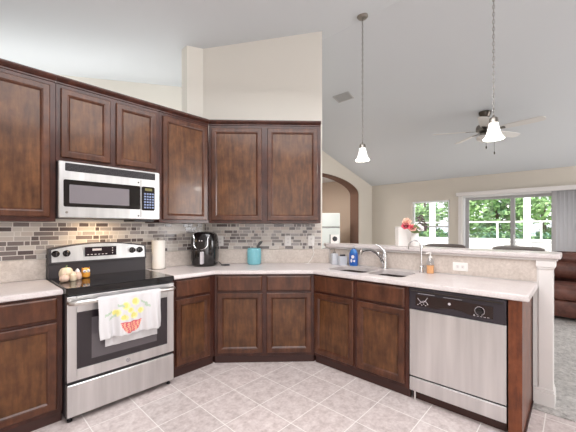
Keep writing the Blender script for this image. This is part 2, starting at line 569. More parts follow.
f = leaf(DV0 + .052, 1.015, UF + .045, 'sliding_panel')
MB().tube([(UF + .045, .95, .95), (UF + .02, .95, .97), (UF + .02, .95, 1.15), (UF + .045, .95, 1.17)], .008, 6).build('door_handle', M['vinyl'], f)
mb = MB().box(UF - .016, UF - .001, DV1, DV1 + .075, .007, DZ + .07).box(UF - .016, UF - .001, DV0 - .075, DV1, DZ, DZ + .07)
struct(mb.build('trim_3', M['white'], bevel=.004, smooth=0))

# mosaic strip tile on the walls above the counters
def mosaic(name, length, z0, z1, gaps, loc, rotz):
    m = MB()
    m.mi = 0
    m.box(0, length, -.003, -.0005, z0, z1)
    rnd = random.Random(3 if loc[0] < 1 else 11)
    pitch = .0335
    nrow = int((z1 - z0) / pitch)
    pitch = (z1 - z0) / nrow
    for r in range(nrow):
        x = -rnd.random() * .12
        za, zb = z0 + r * pitch + .003, z0 + (r + 1) * pitch - .003
        while x < length:
            wd = rnd.choice([.035, .05, .06, .075, .1, .1, .13])
            a, b = max(x, 0.001), min(x + wd, length - .001)
            if b - a > .012:
                m.mi = rnd.choices([1, 2, 3, 4, 5, 6], [24, 14, 16, 18, 18, 10])[0]
                m.box(a + .0025, b - .0025, -.0055, -.003, za, zb)
            x += wd + .002
    m.mi = 0
    return struct(m.build(name, MOS, loc=loc, rotz=rotz, smooth=0))
ZS = 1.077
mosaic('wall_left_tile', 2.25, ZS, 1.372, None, (-.32, VL, 0), 0)
mosaic('wall_back_tile', 1.365, ZS, 1.372, None, (1.96, VL - .01, 0), -PI / 4)
# ================================================================== CABINETS
def add_door(parent, x0, x1, z0, z1, y, t=.019, rail=.046):
    """framed door with an ogee step down to a flat recessed panel; front faces -y"""
    prof = [(0, 0), (0, t - .005), (.005, t), (rail - .006, t), (rail - .002, t - .002), (rail + .003, t - .003), (rail + .013, t - .013)]
    def lp(i, d): return [(x0 + i, y - d, z0 + i), (x1 - i, y - d, z0 + i), (x1 - i, y - d, z1 - i), (x0 + i, y - d, z1 - i)]
    d_ = MB().loops([lp(*p) for p in prof], True, False).build('door', M['wood'], parent, smooth=0)
    i = rail + .0125
    MB().loops([lp(i, .002), lp(i, t - .0131)]).build('door_panel', M['wood_field'], d_, smooth=0)
    return d_

def drawer_mesh(mb, x0, x1, z0, z1, y, t=.019):
    prof = [(0, 0), (0, t - .007), (.006, t - .002), (.010, t)]
    ls = [[(x0 + i, y - d, z0 + i), (x1 - i, y - d, z0 + i), (x1 - i, y - d, z1 - i), (x0 + i, y - d, z1 - i)] for i, d in prof]
    return mb.loops(ls)

CROWN = [(0, 0), (.006, .004), (.006, .014), (.016, .022), (.03, .034), (.034, .044), (.034, .052), (0, .052)]
def crown(x0, x1, a0, a1, z, parent, ret=0):
    """crown moulding along local x; a0/a1 = mitre tangent at the ends (outwards grows by out * a)"""
    l0 = [(x0 - o * a0, -o, z + h) for o, h in CROWN]
    l1 = [(x1 + o * a1, -o, z + h) for o, h in CROWN]
    ls = [l0, l1]
    if ret:
        ls.append([(x1 + o * a1, ret, z + h) for o, h in CROWN])
    MB().loops(ls).build('crown_moulding', M['wood_dark'], parent, smooth=0)

def cabinet(name, label, loc, rotz, wdt, poly, z0, z1, openings, kind, cr=None, toe=False, group=None):
    """openings: (kind, x0, x1, z0, z1); poly: footprint in local x, y"""
    c = thing(name, label, 'cabinet', loc, rotz, group)
    b = MB()
    if toe:
        b.prism(poly, .075, z1)
        b.build('carcass', M['wood_dark'], c, smooth=0, bevel=.001)
        tp = [(p[0], p[1] + (.025 if p[1] < .01 else 0)) for p in poly]
        MB().prism(tp, 0, .0745).build('toe_kick', M['toe'], c, smooth=0)
    else:
        b.prism(poly, z0, z1)
        b.build('carcass', M['wood_dark'], c, smooth=0, bevel=.001)
    for k, x0, x1, a, d in openings:
        if k == 'door':
            add_door(c, x0, x1, a, d, -.0005)
        else:
            drawer_mesh(MB(), x0, x1, a, d, -.0005).build('drawer', M['wood'], c, smooth=0)
    if cr:
        crown(*cr, z1 - .006, c)
    return c
g = .0015
UB, UT = 1.375, 2.416            # upper cabinets bottom, top
VU = 2.84
T22 = math.tan(math.radians(22.5))
dU = VL - VU - .008
GU = 'wall cabinets around the kitchen corner'
cabinet('upper_cabinet', 'tall dark brown wall cabinet at far left, beside the microwave', (-.115, VU, 0), 0, .615,
        [(0, 0), (.613, 0), (.613, dU), (0, dU)], UB, UT, [('door', .05, .578, UB + .035, UT - .035)], 'u', (-.0, .6135, 0, 0))
cabinet('upper_cabinet', 'short two-door brown wall cabinet directly above the microwave', (.5, VU, 0), 0, .78,
        [(0, 0), (.779, 0), (.779, dU), (0, dU)], 1.832, UT, [('door', .028, .366, 1.862, UT - .035), ('door', .41, .748, 1.862, UT - .035)], 'u', (0, .779, 0, 0))
cabinet('upper_cabinet', 'tall single-door brown wall cabinet right of the microwave', (1.281, VU, 0), 0, .53,
        [(0, 0), (.529, 0), (.529, dU), (0, dU)], UB, UT, [('door', .03, .505, UB + .03, UT - .035)], 'u', (0, .530, 0, -T22))
cu = CS - .33 * R2
c0 = (1.813, cu - 1.813)
wd = 1.192
sq = .33
cabinet('upper_cabinet', 'wide two-door brown wall cabinet under the tall beige wall', (c0[0], c0[1], 0), -PI / 4, wd,
        [(.002, 0), (wd, 0), (wd, sq - .008), (.195 - .055, sq - .008), (.002, .0 + .18)], UB, UT,
        [('door', .03, .56, UB + .03, UT - .035), ('door', .622, 1.155, UB + .03, UT - .035)], 'u', (0, wd, -T22, .0))

VB = 2.572
BT = .873
dB = VL - VB - .004
A = (1.706, 2.572); B = (2.395, 1.883)
DZ0, DZ1, KZ0, KZ1 = .106, .69, .712, .857
cabinet('base_cabinet', 'brown base cabinet at far left, under the short counter beside the range', (-.115, VB, 0), 0, .606,
        [(0, 0), (.604, 0), (.604, dB), (0, dB)], 0, BT, [('drawer', .03, .572, KZ0, KZ1), ('door', .03, .572, DZ0, DZ1)], 'b', None, True)
cabinet('base_cabinet', 'narrow brown base cabinet between the range and the angled corner', (1.260, VB, 0), 0, .446,
        [(0, 0), (.444, 0), (.444, dB), (0, dB)], 0, BT, [('drawer', .046, .388, KZ0, KZ1), ('door', .046, .388, DZ0, DZ1)], 'b', None, True)
def loc_poly(pts, org, rz):
    c, s = math.cos(-rz), math.sin(-rz)
    return [((p[0] - org[0]) * c - (p[1] - org[1]) * s, (p[0] - org[0]) * s + (p[1] - org[1]) * c) for p in pts]
cp = [(A[0] + .0012, A[1] - .0012), (B[0] - .0012, B[1] + .0012), (UH - .008, B[1] + .002), (UH - .008, 2.10), (1.955, VL - .015), (A[0] + .002, VL - .006)]
wd = .974
lp = loc_poly(cp, A, -PI / 4)
lp = [(x, 0 if abs(y) < 1e-3 else y) for x, y in lp]
cabinet('base_cabinet', 'two-drawer brown base cabinet facing straight out of the angled corner', (A[0], A[1], 0), -PI / 4, wd,
        lp, 0, BT, [('drawer', .03, .465, KZ0, KZ1), ('drawer', .509, .944, KZ0, KZ1), ('door', .03, .465, DZ0, DZ1), ('door', .509, .944, DZ0, DZ1)], 'b', None, True)
ws = B[1] - .945
sinkcab = thing('base_cabinet', 'brown sink base cabinet under the double sink, left of the dishwasher', 'cabinet', (B[0], B[1], 0), -PI / 2)
mb = MB().box(.001, ws, 0, .02, .075, BT).box(.001, .02, .02, UH - B[0] - .006, .105, BT).box(ws - .02, ws, .02, UH - B[0] - .006, .105, BT).box(.02, ws - .02, .02, UH - B[0] - .006, .105, .125)
mb.build('carcass', M['wood_dark'], sinkcab, smooth=0)
MB().box(.001, ws, .025, .04, 0, .0745).build('toe_kick', M['toe'], sinkcab, smooth=0)
for x0, x1 in ((.014, .448), (.484, .906)):
    drawer_mesh(MB(), x0, x1, KZ0, KZ1, -.0005).build('drawer', M['wood'], sinkcab, smooth=0)
    add_door(sinkcab, x0, x1, DZ0, DZ1, -.0005)
ep = thing('end_panel', 'brown end panel closing the peninsula right of the dishwasher', 'cabinet panel', (2.395, .313, 0), -PI / 2)
MB().box(0, .072, -.004, .02, 0, .873).build('face_stile', M['wood_panel'], ep, smooth=0, bevel=.002)
MB().box(.056, .072, .021, .596, 0, .873).build('side_board', M['wood_panel'], ep, smooth=0, bevel=.002)
MB().box(.0725, .082, .02, .588, 0, .018).build('shoe_moulding', M['toe'], ep, smooth=0)
MB().box(.0725, .077, .575, .592, .018, .873).build('back_strip', M['toe'], ep, smooth=0)  # dark strip up the back edge of the side board

# ================================================================== COUNTERTOPS
CT = .914
ctl = thing('countertop', 'short cream laminate countertop left of the range', 'countertop', (0, 0, 0))
slab(MB(), [(-.2, 2.547), (.489, 2.547), (.489, VL - .004), (-.2, VL - .004)], [], .875, CT).build('worktop', M['counter'], ctl)
MB().box(-.2, .489, VL - .024, VL - .005, CT + .0005, ZS - .002).build('backsplash_strip', M['splash'], ctl, bevel=.003, smooth=0)
ctr = thing('countertop', 'long cream laminate countertop running round the corner to the peninsula end', 'countertop', (0, 0, 0))
SU0, SU1, SV0, SV1 = 2.505, 2.885, 1.045, 1.835
SB = [rrect(-.178, .178, -.383, -.052, .055), rrect(-.178, .178, -.022, .383, .055)]
holes = [[(x + 2.695, y + 1.44) for x, y in h] for h in SB]
out = [(1.262, 2.547), (1.696, 2.547), (2.37, 1.873), (2.37, .205), (2.964, .205), (2.964, .225), (2.994, .225), (2.994, CS - 2.994 - .012), (1.951, VL - .006), (1.262, VL - .006)]
slab(MB(), out, holes, .875, CT).build('worktop', M['counter'], ctr)
t = .02
sp = [(1.262, VL - .006), (1.9465, VL - .006), (2.985, CS - 2.985 - .009), (2.985 - t * .707, CS - 2.985 - .009 - t * .707), (1.9465 - t * .414, VL - .006 - t), (1.262, VL - .006 - t)]
MB().prism(sp, CT + .0005, ZS - .002).build('backsplash_strip', M['splash'], ctr, bevel=.003, smooth=0)
# bar ledge on the half wall
led = thing('bar_ledge', 'raised cream bar ledge capping the half wall behind the sink', 'ledge', (0, 0, 0))
lo = [(2.955, .075), (3.25, .075), (3.25, 2.3), (3.115, 2.3), (2.975, 2.139), (2.955, 2.139)]
slab(MB(), lo, [], 1.1, 1.138, .012).build('ledge_top', M['counter'], led)
slab(MB(), inset(lo, .018), [], 1.0845, 1.0995, .006).build('bed_moulding', M['white'], led)

# ================================================================== RANGE
rg = thing('range', 'stainless steel electric range with a black glass cooktop', 'stove', (.493, 2.49, 0))
W = .762
MB().box(.004, W - .004, .045, .66, .03, .871).build('body', M['charcoal'], rg, smooth=0)
ct_ = MB().loops([[(x, y, z) for x, y in rrect(i, W - i, -.005 + i, .585 - i, .015)] for i, z in ((.004, .872), (0, .876), (0, .916), (.006, .9215))]).build('cooktop', M['black_glass'], rg)
for (x, y, r) in ((.2, .15, .115), (.58, .14, .085), (.19, .4, .08), (.57, .39, .1)):
    m = MB()
    for rr in (r, r * .62):
        m.loops([[(x + q * math.cos(2 * PI * k / 40), y + q * math.sin(2 * PI * k / 40), .9219) for k in range(40)] for q in (rr, rr - .004)], False, False)
    m.build('burner_ring', M['burner'], ct_, smooth=0)
door = MB()
door.box(.006, .062, 0, .042, .285, .862).box(W - .062, W - .006, 0, .042, .285, .862).box(.062, W - .062, 0, .042, .285, .362).box(.062, W - .062, 0, .042, .75, .862)
door = door.build('oven_door', M['steel'], rg, smooth=0, bevel=.003)
MB().box(.062, W - .062, .004, .038, .362, .75).build('door_window', M['oven_glass'], door, smooth=0)
MB().box(.15, W - .15, .002, .0038, .41, .70).build('inner_window', M['oven_inner'], door, smooth=0)
pts = [(.02, .0, .823), (.024, -.03, .823), (.04, -.045, .823)] + [(.04 + (W - .08) * k / 8, -.047, .823) for k in range(1, 8)] + [(W - .04, -.045, .823), (W - .024, -.03, .823), (W - .02, 0, .823)]
MB().tube(pts, .017, 12).build('door_handle', M['steel_h'], door)
em = MB().lathe([(.016, 0), (.016, -.003), (.013, -.004)], (W / 2 + .01, -.0005, .325), 24, 'y').build('emblem', M['mark'], door)
m = MB()
for q, r in ((.0125, .0012),):
    m.tube([(W / 2 + .01 + q * math.cos(2 * PI * k / 24), -.0055, .325 + q * math.sin(2 * PI * k / 24)) for k in range(24)], r, 5, True)
for sx in (-1, 1):
    m.tube([(W / 2 + .01 + sx * (.0035 + .0035 * math.cos(t_)), -.0055, .325 + .0055 * math.sin(t_)) for t_ in [x * .5 for x in range(11)]], .001, 5)
m.build('monogram', M['charcoal'], em)
dw_ = MB().loops([[(x, y, z) for x, z in rrect(.006 + i, W - .006 - i, .045 + i, .262 - i, .006, 3)] for i, y in ((0, .042), (0, .004), (.004, 0))]).build('storage_drawer', M['steel'], rg, smooth=25)
MB().box(.01, W - .01, .015, .042, .262, .284).build('drawer_gap', M['black'], rg, smooth=0)
for x in (.03, W - .03):
    for y in (.05, .56):
        MB().lathe([(.016, 0), (.016, .012), (.01, .014), (.01, .045)], (x, y, 0), 12).build('foot', M['black'], rg)
# backguard with an arched top
bgd = MB().box(.0, W, .59, .665, .905, 1.04).build('backguard', M['charcoal'], rg, smooth=0, bevel=.003)
top = [(x, 1.158 + .042 * (1 - ((x - W / 2) / (W / 2)) ** 2)) for x in [W * k / 16 for k in range(17)]]
outl = [(0, 1.035)] + [(W, 1.035)] + top[::-1]
cons = MB().loops([[(x, .57 + (z - 1.035) * .12, z) for x, z in outl], [(x, .668, z) for x, z in outl]]).build('console', M['charcoal'], bgd, smooth=0, bevel=.003)
fo = [(.018, 1.05), (W - .018, 1.05)] + [(x * (W - .036) / W + .018, z - .009) for x, z in top[::-1]]
MB().loops([[(x, .566 + (z - 1.035) * .12, z) for x, z in fo], [(x, .5698 + (z - 1.035) * .12, z) for x, z in fo]]).build('console_face', M['steel'], bgd, smooth=0)
CO = .055
def on_console(z): return .5655 + (z - 1.035) * .12
MB().box(.245, .49, .561, on_console(1.08), 1.083, 1.163).build('display_panel', M['display'], bgd, smooth=0)
m = MB()
for k in range(6):
    m.box(.26 + k * .028, .275 + k * .028, .5595, .5608, 1.095, 1.101)
m.build('display_legend', M['mark'], bgd, smooth=0)
MB().box(.3, .37, .5595, .5608, 1.13, 1.148).build('clock_digits', M['mark'], bgd, smooth=0)
m = MB()
for zz in (1.1, 1.122, 1.144):
    m.box(.455, .462, .5595, .5608, zz, zz + .008)
m.build('touch_legend', M['mark'], bgd, smooth=0)
for x in (.032, .105, .618, .686):
    z = 1.118
    kn = MB().lathe([(.027, 0), (.027, -.008), (.021, -.012), (.02, -.03), (.016, -.033)], (x + .012, on_console(z) - .0005, z), 20, 'y').build('knob', M['black_gloss'], bgd)
    MB().box(x + .008, x + .016, on_console(z) - .038, on_console(z) - .034, z - .018, z + .02).build('pointer', M['charcoal'], kn, smooth=0)

# towel on the oven handle
def towel():
    nx, ny = 110, 96
    x0, x1 = .17, .612
    m = MB()
    zt, yb, rr = .823, -.047, .0195
    front, back = .272, .345
    tot = front + back + PI * rr
    V, idx = [], {}
    for j in range(ny + 1):
        s = tot * j / ny
        for i in range(nx + 1):
            u = i / nx
            x = x0 + (x1 - x0) * u
            wv = .5 + .5 * math.sin(u * 17 + 1.2 * math.sin(u * 5)) + .3 * math.sin(u * 41 + 2)
            if s < front:
                d = front - s
                z = zt - d - .008 * math.sin(u * 2.3) * d / front
                y = yb - rr - .034 * wv * (d / front) ** .7
                x += .01 * (d / front) * (u - .5) * -1 + .004 * math.sin(d * 25 + u * 9) * d / front
            elif s < front + PI * rr:
                a = (s - front) / rr
                z = zt + rr * math.sin(a); y = yb - rr * math.cos(a)
            else:
                d = s - front - PI * rr
                z = zt - d; y = yb + rr + .0006 + .006 * wv * min(1, d * 6) - min(.012, max(0, d - .02) * .06)
                x = x0 + .02 + (x1 - x0 - .03) * u + (x - x) 
                k = min(1, d / .05)
                x = (x0 + (x1 - x0) * u) * (1 - k) + k * (x0 + .055 + (x1 - x0 - .07) * u)
            V.append((x, min(y, -.004), z))
    F, MI = [], []
    def ell(px, pz, cx, cz, rx, rz): return ((px - cx) / rx) ** 2 + ((pz - cz) / rz) ** 2 < 1
    lem = [(.38, .12, .055, .03), (.50, .085, .05, .033), (.63, .065, .05, .033), (.70, .13, .05, .028), (.47, .16, .05, .026), (.60, .155, .055, .028), (.56, .118, .045, .024)]
    for j in range(ny):
        for i in range(nx):
            F.append((j * (nx + 1) + i, j * (nx + 1) + i + 1, (j + 1) * (nx + 1) + i + 1, (j + 1) * (nx + 1) + i))
            s = tot * (j + .5) / ny; u = ((i + .5) / nx - .5) * .84 + .575; mi = 0
            if s < front:
                d = (front - s) * .92 + .004   # below the bar
                for q, (cx, cz, rx, rz) in enumerate(lem):
                    if ell(u, d, cx, cz - .02, rx, rz * .75): mi = 1 if ell(u, d, cx - .01, cz - .022, rx * .7, rz * .5) else 2
                for (cx, cz, sl) in ((.28, .1, -.6), (.8, .085, .5), (.75, .06, .9), (.33, .125, -.8), (.44, .06, .4)):
                    if abs((d - cz) - sl * (u - cx) * .3) < .007 and abs(u - cx) < .045: mi = 3
                if .168 < d < .232 and abs(u - .57) < .155 - ((d - .168) / .064) ** 2 * .075:
                    mi = 4 if (int(u * 42 + d * 60) + int(d * 90)) % 2 else 5
                    if d < .178: mi = 4
                if .232 < d < .24 and abs(u - .57) < .06: mi = 4
            MI.append(mi)
    m.v = V; m.f = F; m.m = MI
    o = m.build('dish_towel', [M['cloth'], M['lemon'], M['lemon2'], M['leafprint'], M['redprint'], M['pinkprint']], loc=(.493, 2.49, 0), smooth=60)
    sd = o.modifiers.new('thick', 'SOLIDIFY'); sd.thickness = .0015; sd.offset = 1
    return tag(o, 'white dish towel printed with lemons in a red bowl, over the oven handle', 'towel')
towel()

# ================================================================== MICROWAVE
mw = thing('microwave', 'stainless over-the-range microwave with a wide vent grille', 'microwave', (.503, 2.77, 1.402))
MWW, MWH = .752, .426
MB().box(0, MWW, .022, .38, 0, MWH).build('body', M['charcoal'], mw, smooth=0)
MB().loops([[(x, y, z) for x, z in rrect(i, MWW - i, i + .001, MWH - i - .001, .012, 3)] for i, y in ((0, .0215), (0, .005), (.005, 0))]).build('front_frame', M['steel'], mw, smooth=25)
def mrect(x0, x1, z0, z1, y0, y1, r=.012):
    return MB().loops([[(x, y, z) for x, z in rrect(x0, x1, z0, z1, r, 4)] for y in (y1, y0)])
vg = mrect(.04, .71, .352, .412, -.0015, -.0003, .006).build('vent_grille', M['black'], mw, smooth=0)
m = MB()
for k in range(5):
    m.box(.046, .704, -.006, -.0018, .359 + k * .0105, .3635 + k * .0105)
m.build('louvres', M['charcoal'], vg, smooth=0)
dd = mrect(.03, .58, .085, .288, -.0028, -.0003).build('door_glass', M['black_glass'], mw, smooth=0)
mrect(.066, .489, .112, .252, -.0036, -.003, .004).build('window_mesh', M['mw_window'], dd, smooth=0)
kp = mrect(.592, .705, .078, .288, -.0028, -.0003).build('keypad', M['black_glass'], mw, smooth=0)
MB().box(.62, .682, -.0036, -.003, .252, .274).build('display', M['display_green'], kp, smooth=0)
m = MB()
for r in range(6):
    for c in range(4):
        m.box(.612 + c * .023, .628 + c * .023, -.0036, -.003, .098 + r * .024, .112 + r * .024)
m.build('key_marking', M['mark_blue'], kp, smooth=0)
MB().box(.584, .588, -.0012, -.0002, .02, .34).build('door_seam', M['charcoal'], mw, smooth=0)
MB().lathe([(.009, 0), (.009, -.002), (.007, -.0028)], (.05, -.0003, .043), 16, 'y').build('emblem', M['nickel'], mw)
for z in (.318, .03):
    MB().lathe([(.007, 0), (.007, -.002)], (.565, -.0003, z), 12, 'y').build('door_button', M['charcoal'], mw)
MB().box(.55, .72, .05, .3, -.018, -.0005).build('grease_filter', M['black'], mw, smooth=0)
ul = light('microwave_lamp', 'AREA', (.82, 2.98, 1.395), 1.6, (1, .72, .42), .12, .06, (.82, 2.98, 0))

# ================================================================== DISHWASHER
dw = thing('dishwasher', 'stainless dishwasher with a black control panel in the peninsula', 'dishwasher', (2.378, .941, 0), -PI / 2)
DW = .624
MB().box(.004, DW - .004, .03, .56, .085, .868).build('tub', M['charcoal'], dw, smooth=0)
MB().loops([[(x, y, z) for x, z in rrect(.004 + i, DW - .004 - i, .196 + i, .706 - i, .004, 3)] for i, y in ((0, .029), (0, .003), (.004, 0))]).build('door_panel', M['steel'], dw, smooth=25)
MB().loops([[(x, y, z) for x, z in rrect(.004 + i, DW - .004 - i, .082 + i, .186 - i, .004, 3)] for i, y in ((0, .029), (0, .003), (.004, 0))]).build('lower_panel', M['steel'], dw, smooth=25)
MB().box(.012, DW - .012, .012, .029, .1865, .1955).build('panel_gap', M['black'], dw, smooth=0)
MB().box(.01, DW - .01, .06, .08, .0, .081).build('toe_kick', M['toe'], dw, smooth=0)
cpn = MB().loops([[(.004, .029, .707), (DW - .004, .029, .707), (DW - .004, .029, .866), (.004, .029, .866)],
                  [(.004, -.006, .709), (DW - .004, -.006, .709), (DW - .004, -.001, .866), (.004, -.001, .866)]]).build('control_panel', M['dw_black'], dw, smooth=0, bevel=.003)
MB().box(.02, DW - .02, -.012, -.003, .846, .852).build('panel_lip', M['nickel_dark'], cpn, smooth=0)
m = MB()
loopo = []
for k in range(41):
    t_ = k / 40
    xx = .055 + t_ * .49
    loopo.append((xx, .735 + .012 * math.cos(t_ * 2 * PI * 2) + .0))
outl = [(.055, .742), (.2, .738), (.245, .752), (.31, .758), (.37, .752), (.41, .738), (.55, .735), (.55, .815), (.41, .818), (.37, .822), (.245, .824), (.2, .822), (.055, .822)]
m.loops([[(x, -.0085, z) for x, z in outl], [(x, -.0045, z) for x, z in outl]])
m.build('glossy_inset', M['dw_inset'], cpn, smooth=0)
MB().lathe([(.009, 0), (.009, -.003), (.007, -.004)], (.29, -.0088, .79), 18, 'y').build('emblem', M['mark'], cpn)
kn = MB().lathe([(.024, 0), (.024, -.006), (.019, -.016), (.015, -.017)], (.475, -.0088, .775), 24, 'y').build('dial', M['black_gloss'], cpn)
m = MB().tube([(.475 + .0285 * math.cos(PI * k / 16), -.0095, .775 + .0285 * math.sin(PI * k / 16)) for k in range(-6, 24)], .0012, 5)
m.box(.44, .446, -.0095, -.0088, .742, .748)
for k in range(5):
    m.box(.438 + k * .02, .45 + k * .02, -.0095, -.0088, .738, .741)
m.build('dial_marking', M['mark'], cpn, smooth=0)
m = MB()
m.tube([(.07 + k * .009, -.0095, .80 - .035 * math.sin(k / 8 * PI) + .01 * (k / 8)) for k in range(9)], .0017, 5)
m.tube([(.09 + k * .009, -.0095, .765 + .018 * math.sin(k / 6 * PI)) for k in range(7)], .0017, 5)
for k in range(6):
    m.box(.068 + k * .014, .076 + k * .014, -.0095, -.0088, .748 + (k % 2) * .01, .753 + (k % 2) * .01)
m.build('panel_legend', M['mark'], cpn, smooth=0)
for k in range(5):
    pass
MB().box(.07, .19, -.0062, -.0052, .832, .8345).build('vent_line', M['mark'], cpn, smooth=0)
MB().box(.25, .37, -.0062, -.0052, .829, .831).build('vent_line', M['mark'], cpn, smooth=0)
MB().lathe([(.006, 0), (.006, .08)], (.03, .045, 0), 10).build('levelling_foot', M['white_plastic'], dw)

# ================================================================== SINK AND TAPS
sk = thing('sink', 'double-bowl stainless steel sink set into the peninsula counter', 'sink', (2.695, 1.44, CT))
bowls = SB
for b in bowls:
    ls = [[(x, y, z) for x, y in inset(b, d)] for d, z in ((-.018, -.0396), (-.003, -.0398), (.004, -.045), (.014, -.15), (.03, -.18), (.05, -.186))]
    cxm = sum(p[0] for p in b) / len(b); cym = sum(p[1] for p in b) / len(b)
    bw = MB().loops(ls, False, True).build('basin', M['sink'], sk)
    bw.modifiers.new('thick', 'SOLIDIFY').thickness = -.0012
    MB().lathe([(.042, .0008), (.04, .003), (.028, .002), (.01, .0015)], (cxm, cym, -.186), 20, cap0=False).build('drain', M['chrome'], sk)
fc = thing('faucet', 'chrome single-lever pull-out kitchen faucet behind the double sink', 'faucet', (2.932, 1.40, CT))
MB().lathe([(.033, .0008), (.033, .006), (.026, .012), (.024, .03), (.024, .12), (.026, .135), (.022, .152), (.01, .16)], (0, 0, 0), 20).build('body', M['chrome'], fc)
sp_ = [(-.01, .01, .06), (-.045, .03, .125), (-.09, .055, .172), (-.14, .085, .192), (-.19, .115, .193), (-.225, .135, .186)]
MB().tube(sp_, [.019, .018, .017, .0165, .018, .019], 12).build('spout', M['chrome'], fc)
MB().tube([(-.225, .135, .188), (-.238, .142, .172), (-.242, .144, .152)], [.019, .02, .017], 12).build('spray_head', M['nickel'], fc)
MB().tube([(0, 0, .155), (-.008, .01, .19), (-.028, .04, .225), (-.055, .075, .247)], [.015, .013, .009, .006], 10).build('lever', M['chrome'], fc)
wt = thing('water_tap', 'slim chrome gooseneck water tap between faucet and amber bottle', 'tap', (2.935, 1.045, CT))
MB().lathe([(.022, .0008), (.022, .004), (.016, .01), (.016, .05), (.012, .06), (.006, .065)], (0, 0, 0), 16).build('base', M['chrome'], wt)
gp = [(0, 0, .06), (0, 0, .235)] + [(-.055 * .45 * (1 - math.cos(a)), .055 * .9 * (1 - math.cos(a)), .235 + .055 * math.sin(a) * 1.05) for a in [PI * k / 12 for k in range(1, 13)]] + [(-.0495, .099, .21)]
MB().tube(gp, .0055, 10).build('gooseneck', M['chrome'], wt)
MB().tube([(0, 0, .045), (-.015, -.022, .055), (-.02, -.032, .07)], [.006, .005, .006], 8).build('lever', M['chrome'], wt)

def pump(parent, zb, mat, nz=.05, dirv=(-.03, .02)):
    MB().lathe([(.016, zb), (.016, zb + .018), (.006, zb + .02), (.006, zb + .04), (.011, zb + .042), (.011, zb + .052)], (0, 0, 0), 14).build('pump_collar', mat, parent)
    MB().tube([(0, 0, zb + .047), (dirv[0], dirv[1], zb + .047), (dirv[0] * 1.2, dirv[1] * 1.2, zb + .038)], .005, 8).build('nozzle', mat, parent)
ab = thing('soap_bottle', 'amber hand soap pump bottle standing right of the water tap', 'bottle', (2.93, .965, CT))
MB().lathe([(.028, .0008), (.031, .006), (.03, .06), (.033, .075)], (0, 0, 0), 20).build('liquid', M['amber'], ab)
MB().lathe([(.033, .0752), (.031, .11), (.02, .128), (.014, .138)], (0, 0, 0), 20).build('bottle_shoulder', M['clear'], ab)
pump(ab, .138, M['white_plastic'])
bb = thing('dish_soap_bottle', 'clear dish soap bottle with a bright blue label behind the sink', 'bottle', (2.93, 1.76, CT), -PI / 2 + .25)
def ell_l(rx, ry, z, n=24): return [(rx * math.cos(2 * PI * k / n), ry * math.sin(2 * PI * k / n), z) for k in range(n)]
MB().loops([ell_l(.04, .024, .0008), ell_l(.045, .028, .006), ell_l(.046, .029, .07), ell_l(.045, .028, .14), ell_l(.036, .022, .165), ell_l(.014, .014, .185)]).build('bottle_body', M['blue_liquid'], bb)
lb = MB()
lb.loops([ell_l(.0472, .0302, .015), ell_l(.0475, .0305, .07), ell_l(.0468, .0298, .138)], False, False)
lb = lb.build('label', M['blue_label'], bb)
def blob(cx, cz, rx, rz):
    pts = []
    for k in range(16):
        x = cx + rx * math.cos(2 * PI * k / 16)
        pts.append((x, -.0312 * math.sqrt(max(0, 1 - (x / .0485) ** 2)), cz + rz * math.sin(2 * PI * k / 16)))
    return pts
m = MB()
for c in ((0, .1, .017, .018), (-.016, .058, .012, .02), (.016, .055, .010, .012)):
    p = blob(*c)
    m.loops([p, [(q[0], q[1] - .0006, q[2]) for q in p]])
m.build('label_marking', M['petal_white'], lb, smooth=0)
MB().lathe([(.014, .1855), (.014, .2), (.009, .204), (.006, .222)], (0, 0, 0), 14).build('cap', M['clear'], bb)
sd_ = thing('soap_dispenser', 'clear square soap dispenser with pump near the corner', 'dispenser', (2.90, 1.99, CT), -.6)
MB().loops([[(x, y, z) for x, y in rrect(-.035, .035, -.035, .035, .01, 3)] for z in (.0008, .115)] + [[(x, y, .125) for x, y in rrect(-.02, .02, -.02, .02, .008, 3)]]).build('reservoir', M['frost'], sd_)
pump(sd_, .126, M['nickel'])
cd = thing('sponge_caddy', 'frosted sponge caddy between soap dispenser and blue-labelled bottle', 'caddy', (2.905, 1.885, CT), -.6)
m = MB()
ol = rrect(-.045, .045, -.03, .03, .008, 3)
m.loops([[(x, y, .0008) for x, y in ol], [(x, y, .1) for x, y in ol], [(x, y, .1) for x, y in inset(ol, .003)], [(x, y, .006) for x, y in inset(ol, .003)]])
m.build('holder', M['frost'], cd, smooth=40)
sg = MB().box(-.03, .03, -.012, .012, .02, .118).build('sponge', M['charcoal'], bevel=.004, smooth=0, loc=(2.905, 1.885, CT), rotz=-.6)
tag(sg, 'dark sponge standing upright in the frosted caddy', 'sponge')

# ================================================================== COUNTER ITEMS
pt = thing('paper_towel_roll', 'white paper towel roll standing on the counter right of the range', 'paper towels', (1.375, 3.065, CT))
m = MB().lathe([(.022, .006), (.061, .006), (.063, .01), (.063, .283), (.061, .287), (.022, .287)], (0, 0, 0), 32)
m.build('roll', M['paper'], pt)
MB().lathe([(.07, .0008), (.07, .005), (.012, .0055), (.009, .02), (.009, .3), (.012, .305), (.004, .312)], (0, 0, 0), 20).build('holder', M['nickel'], pt)

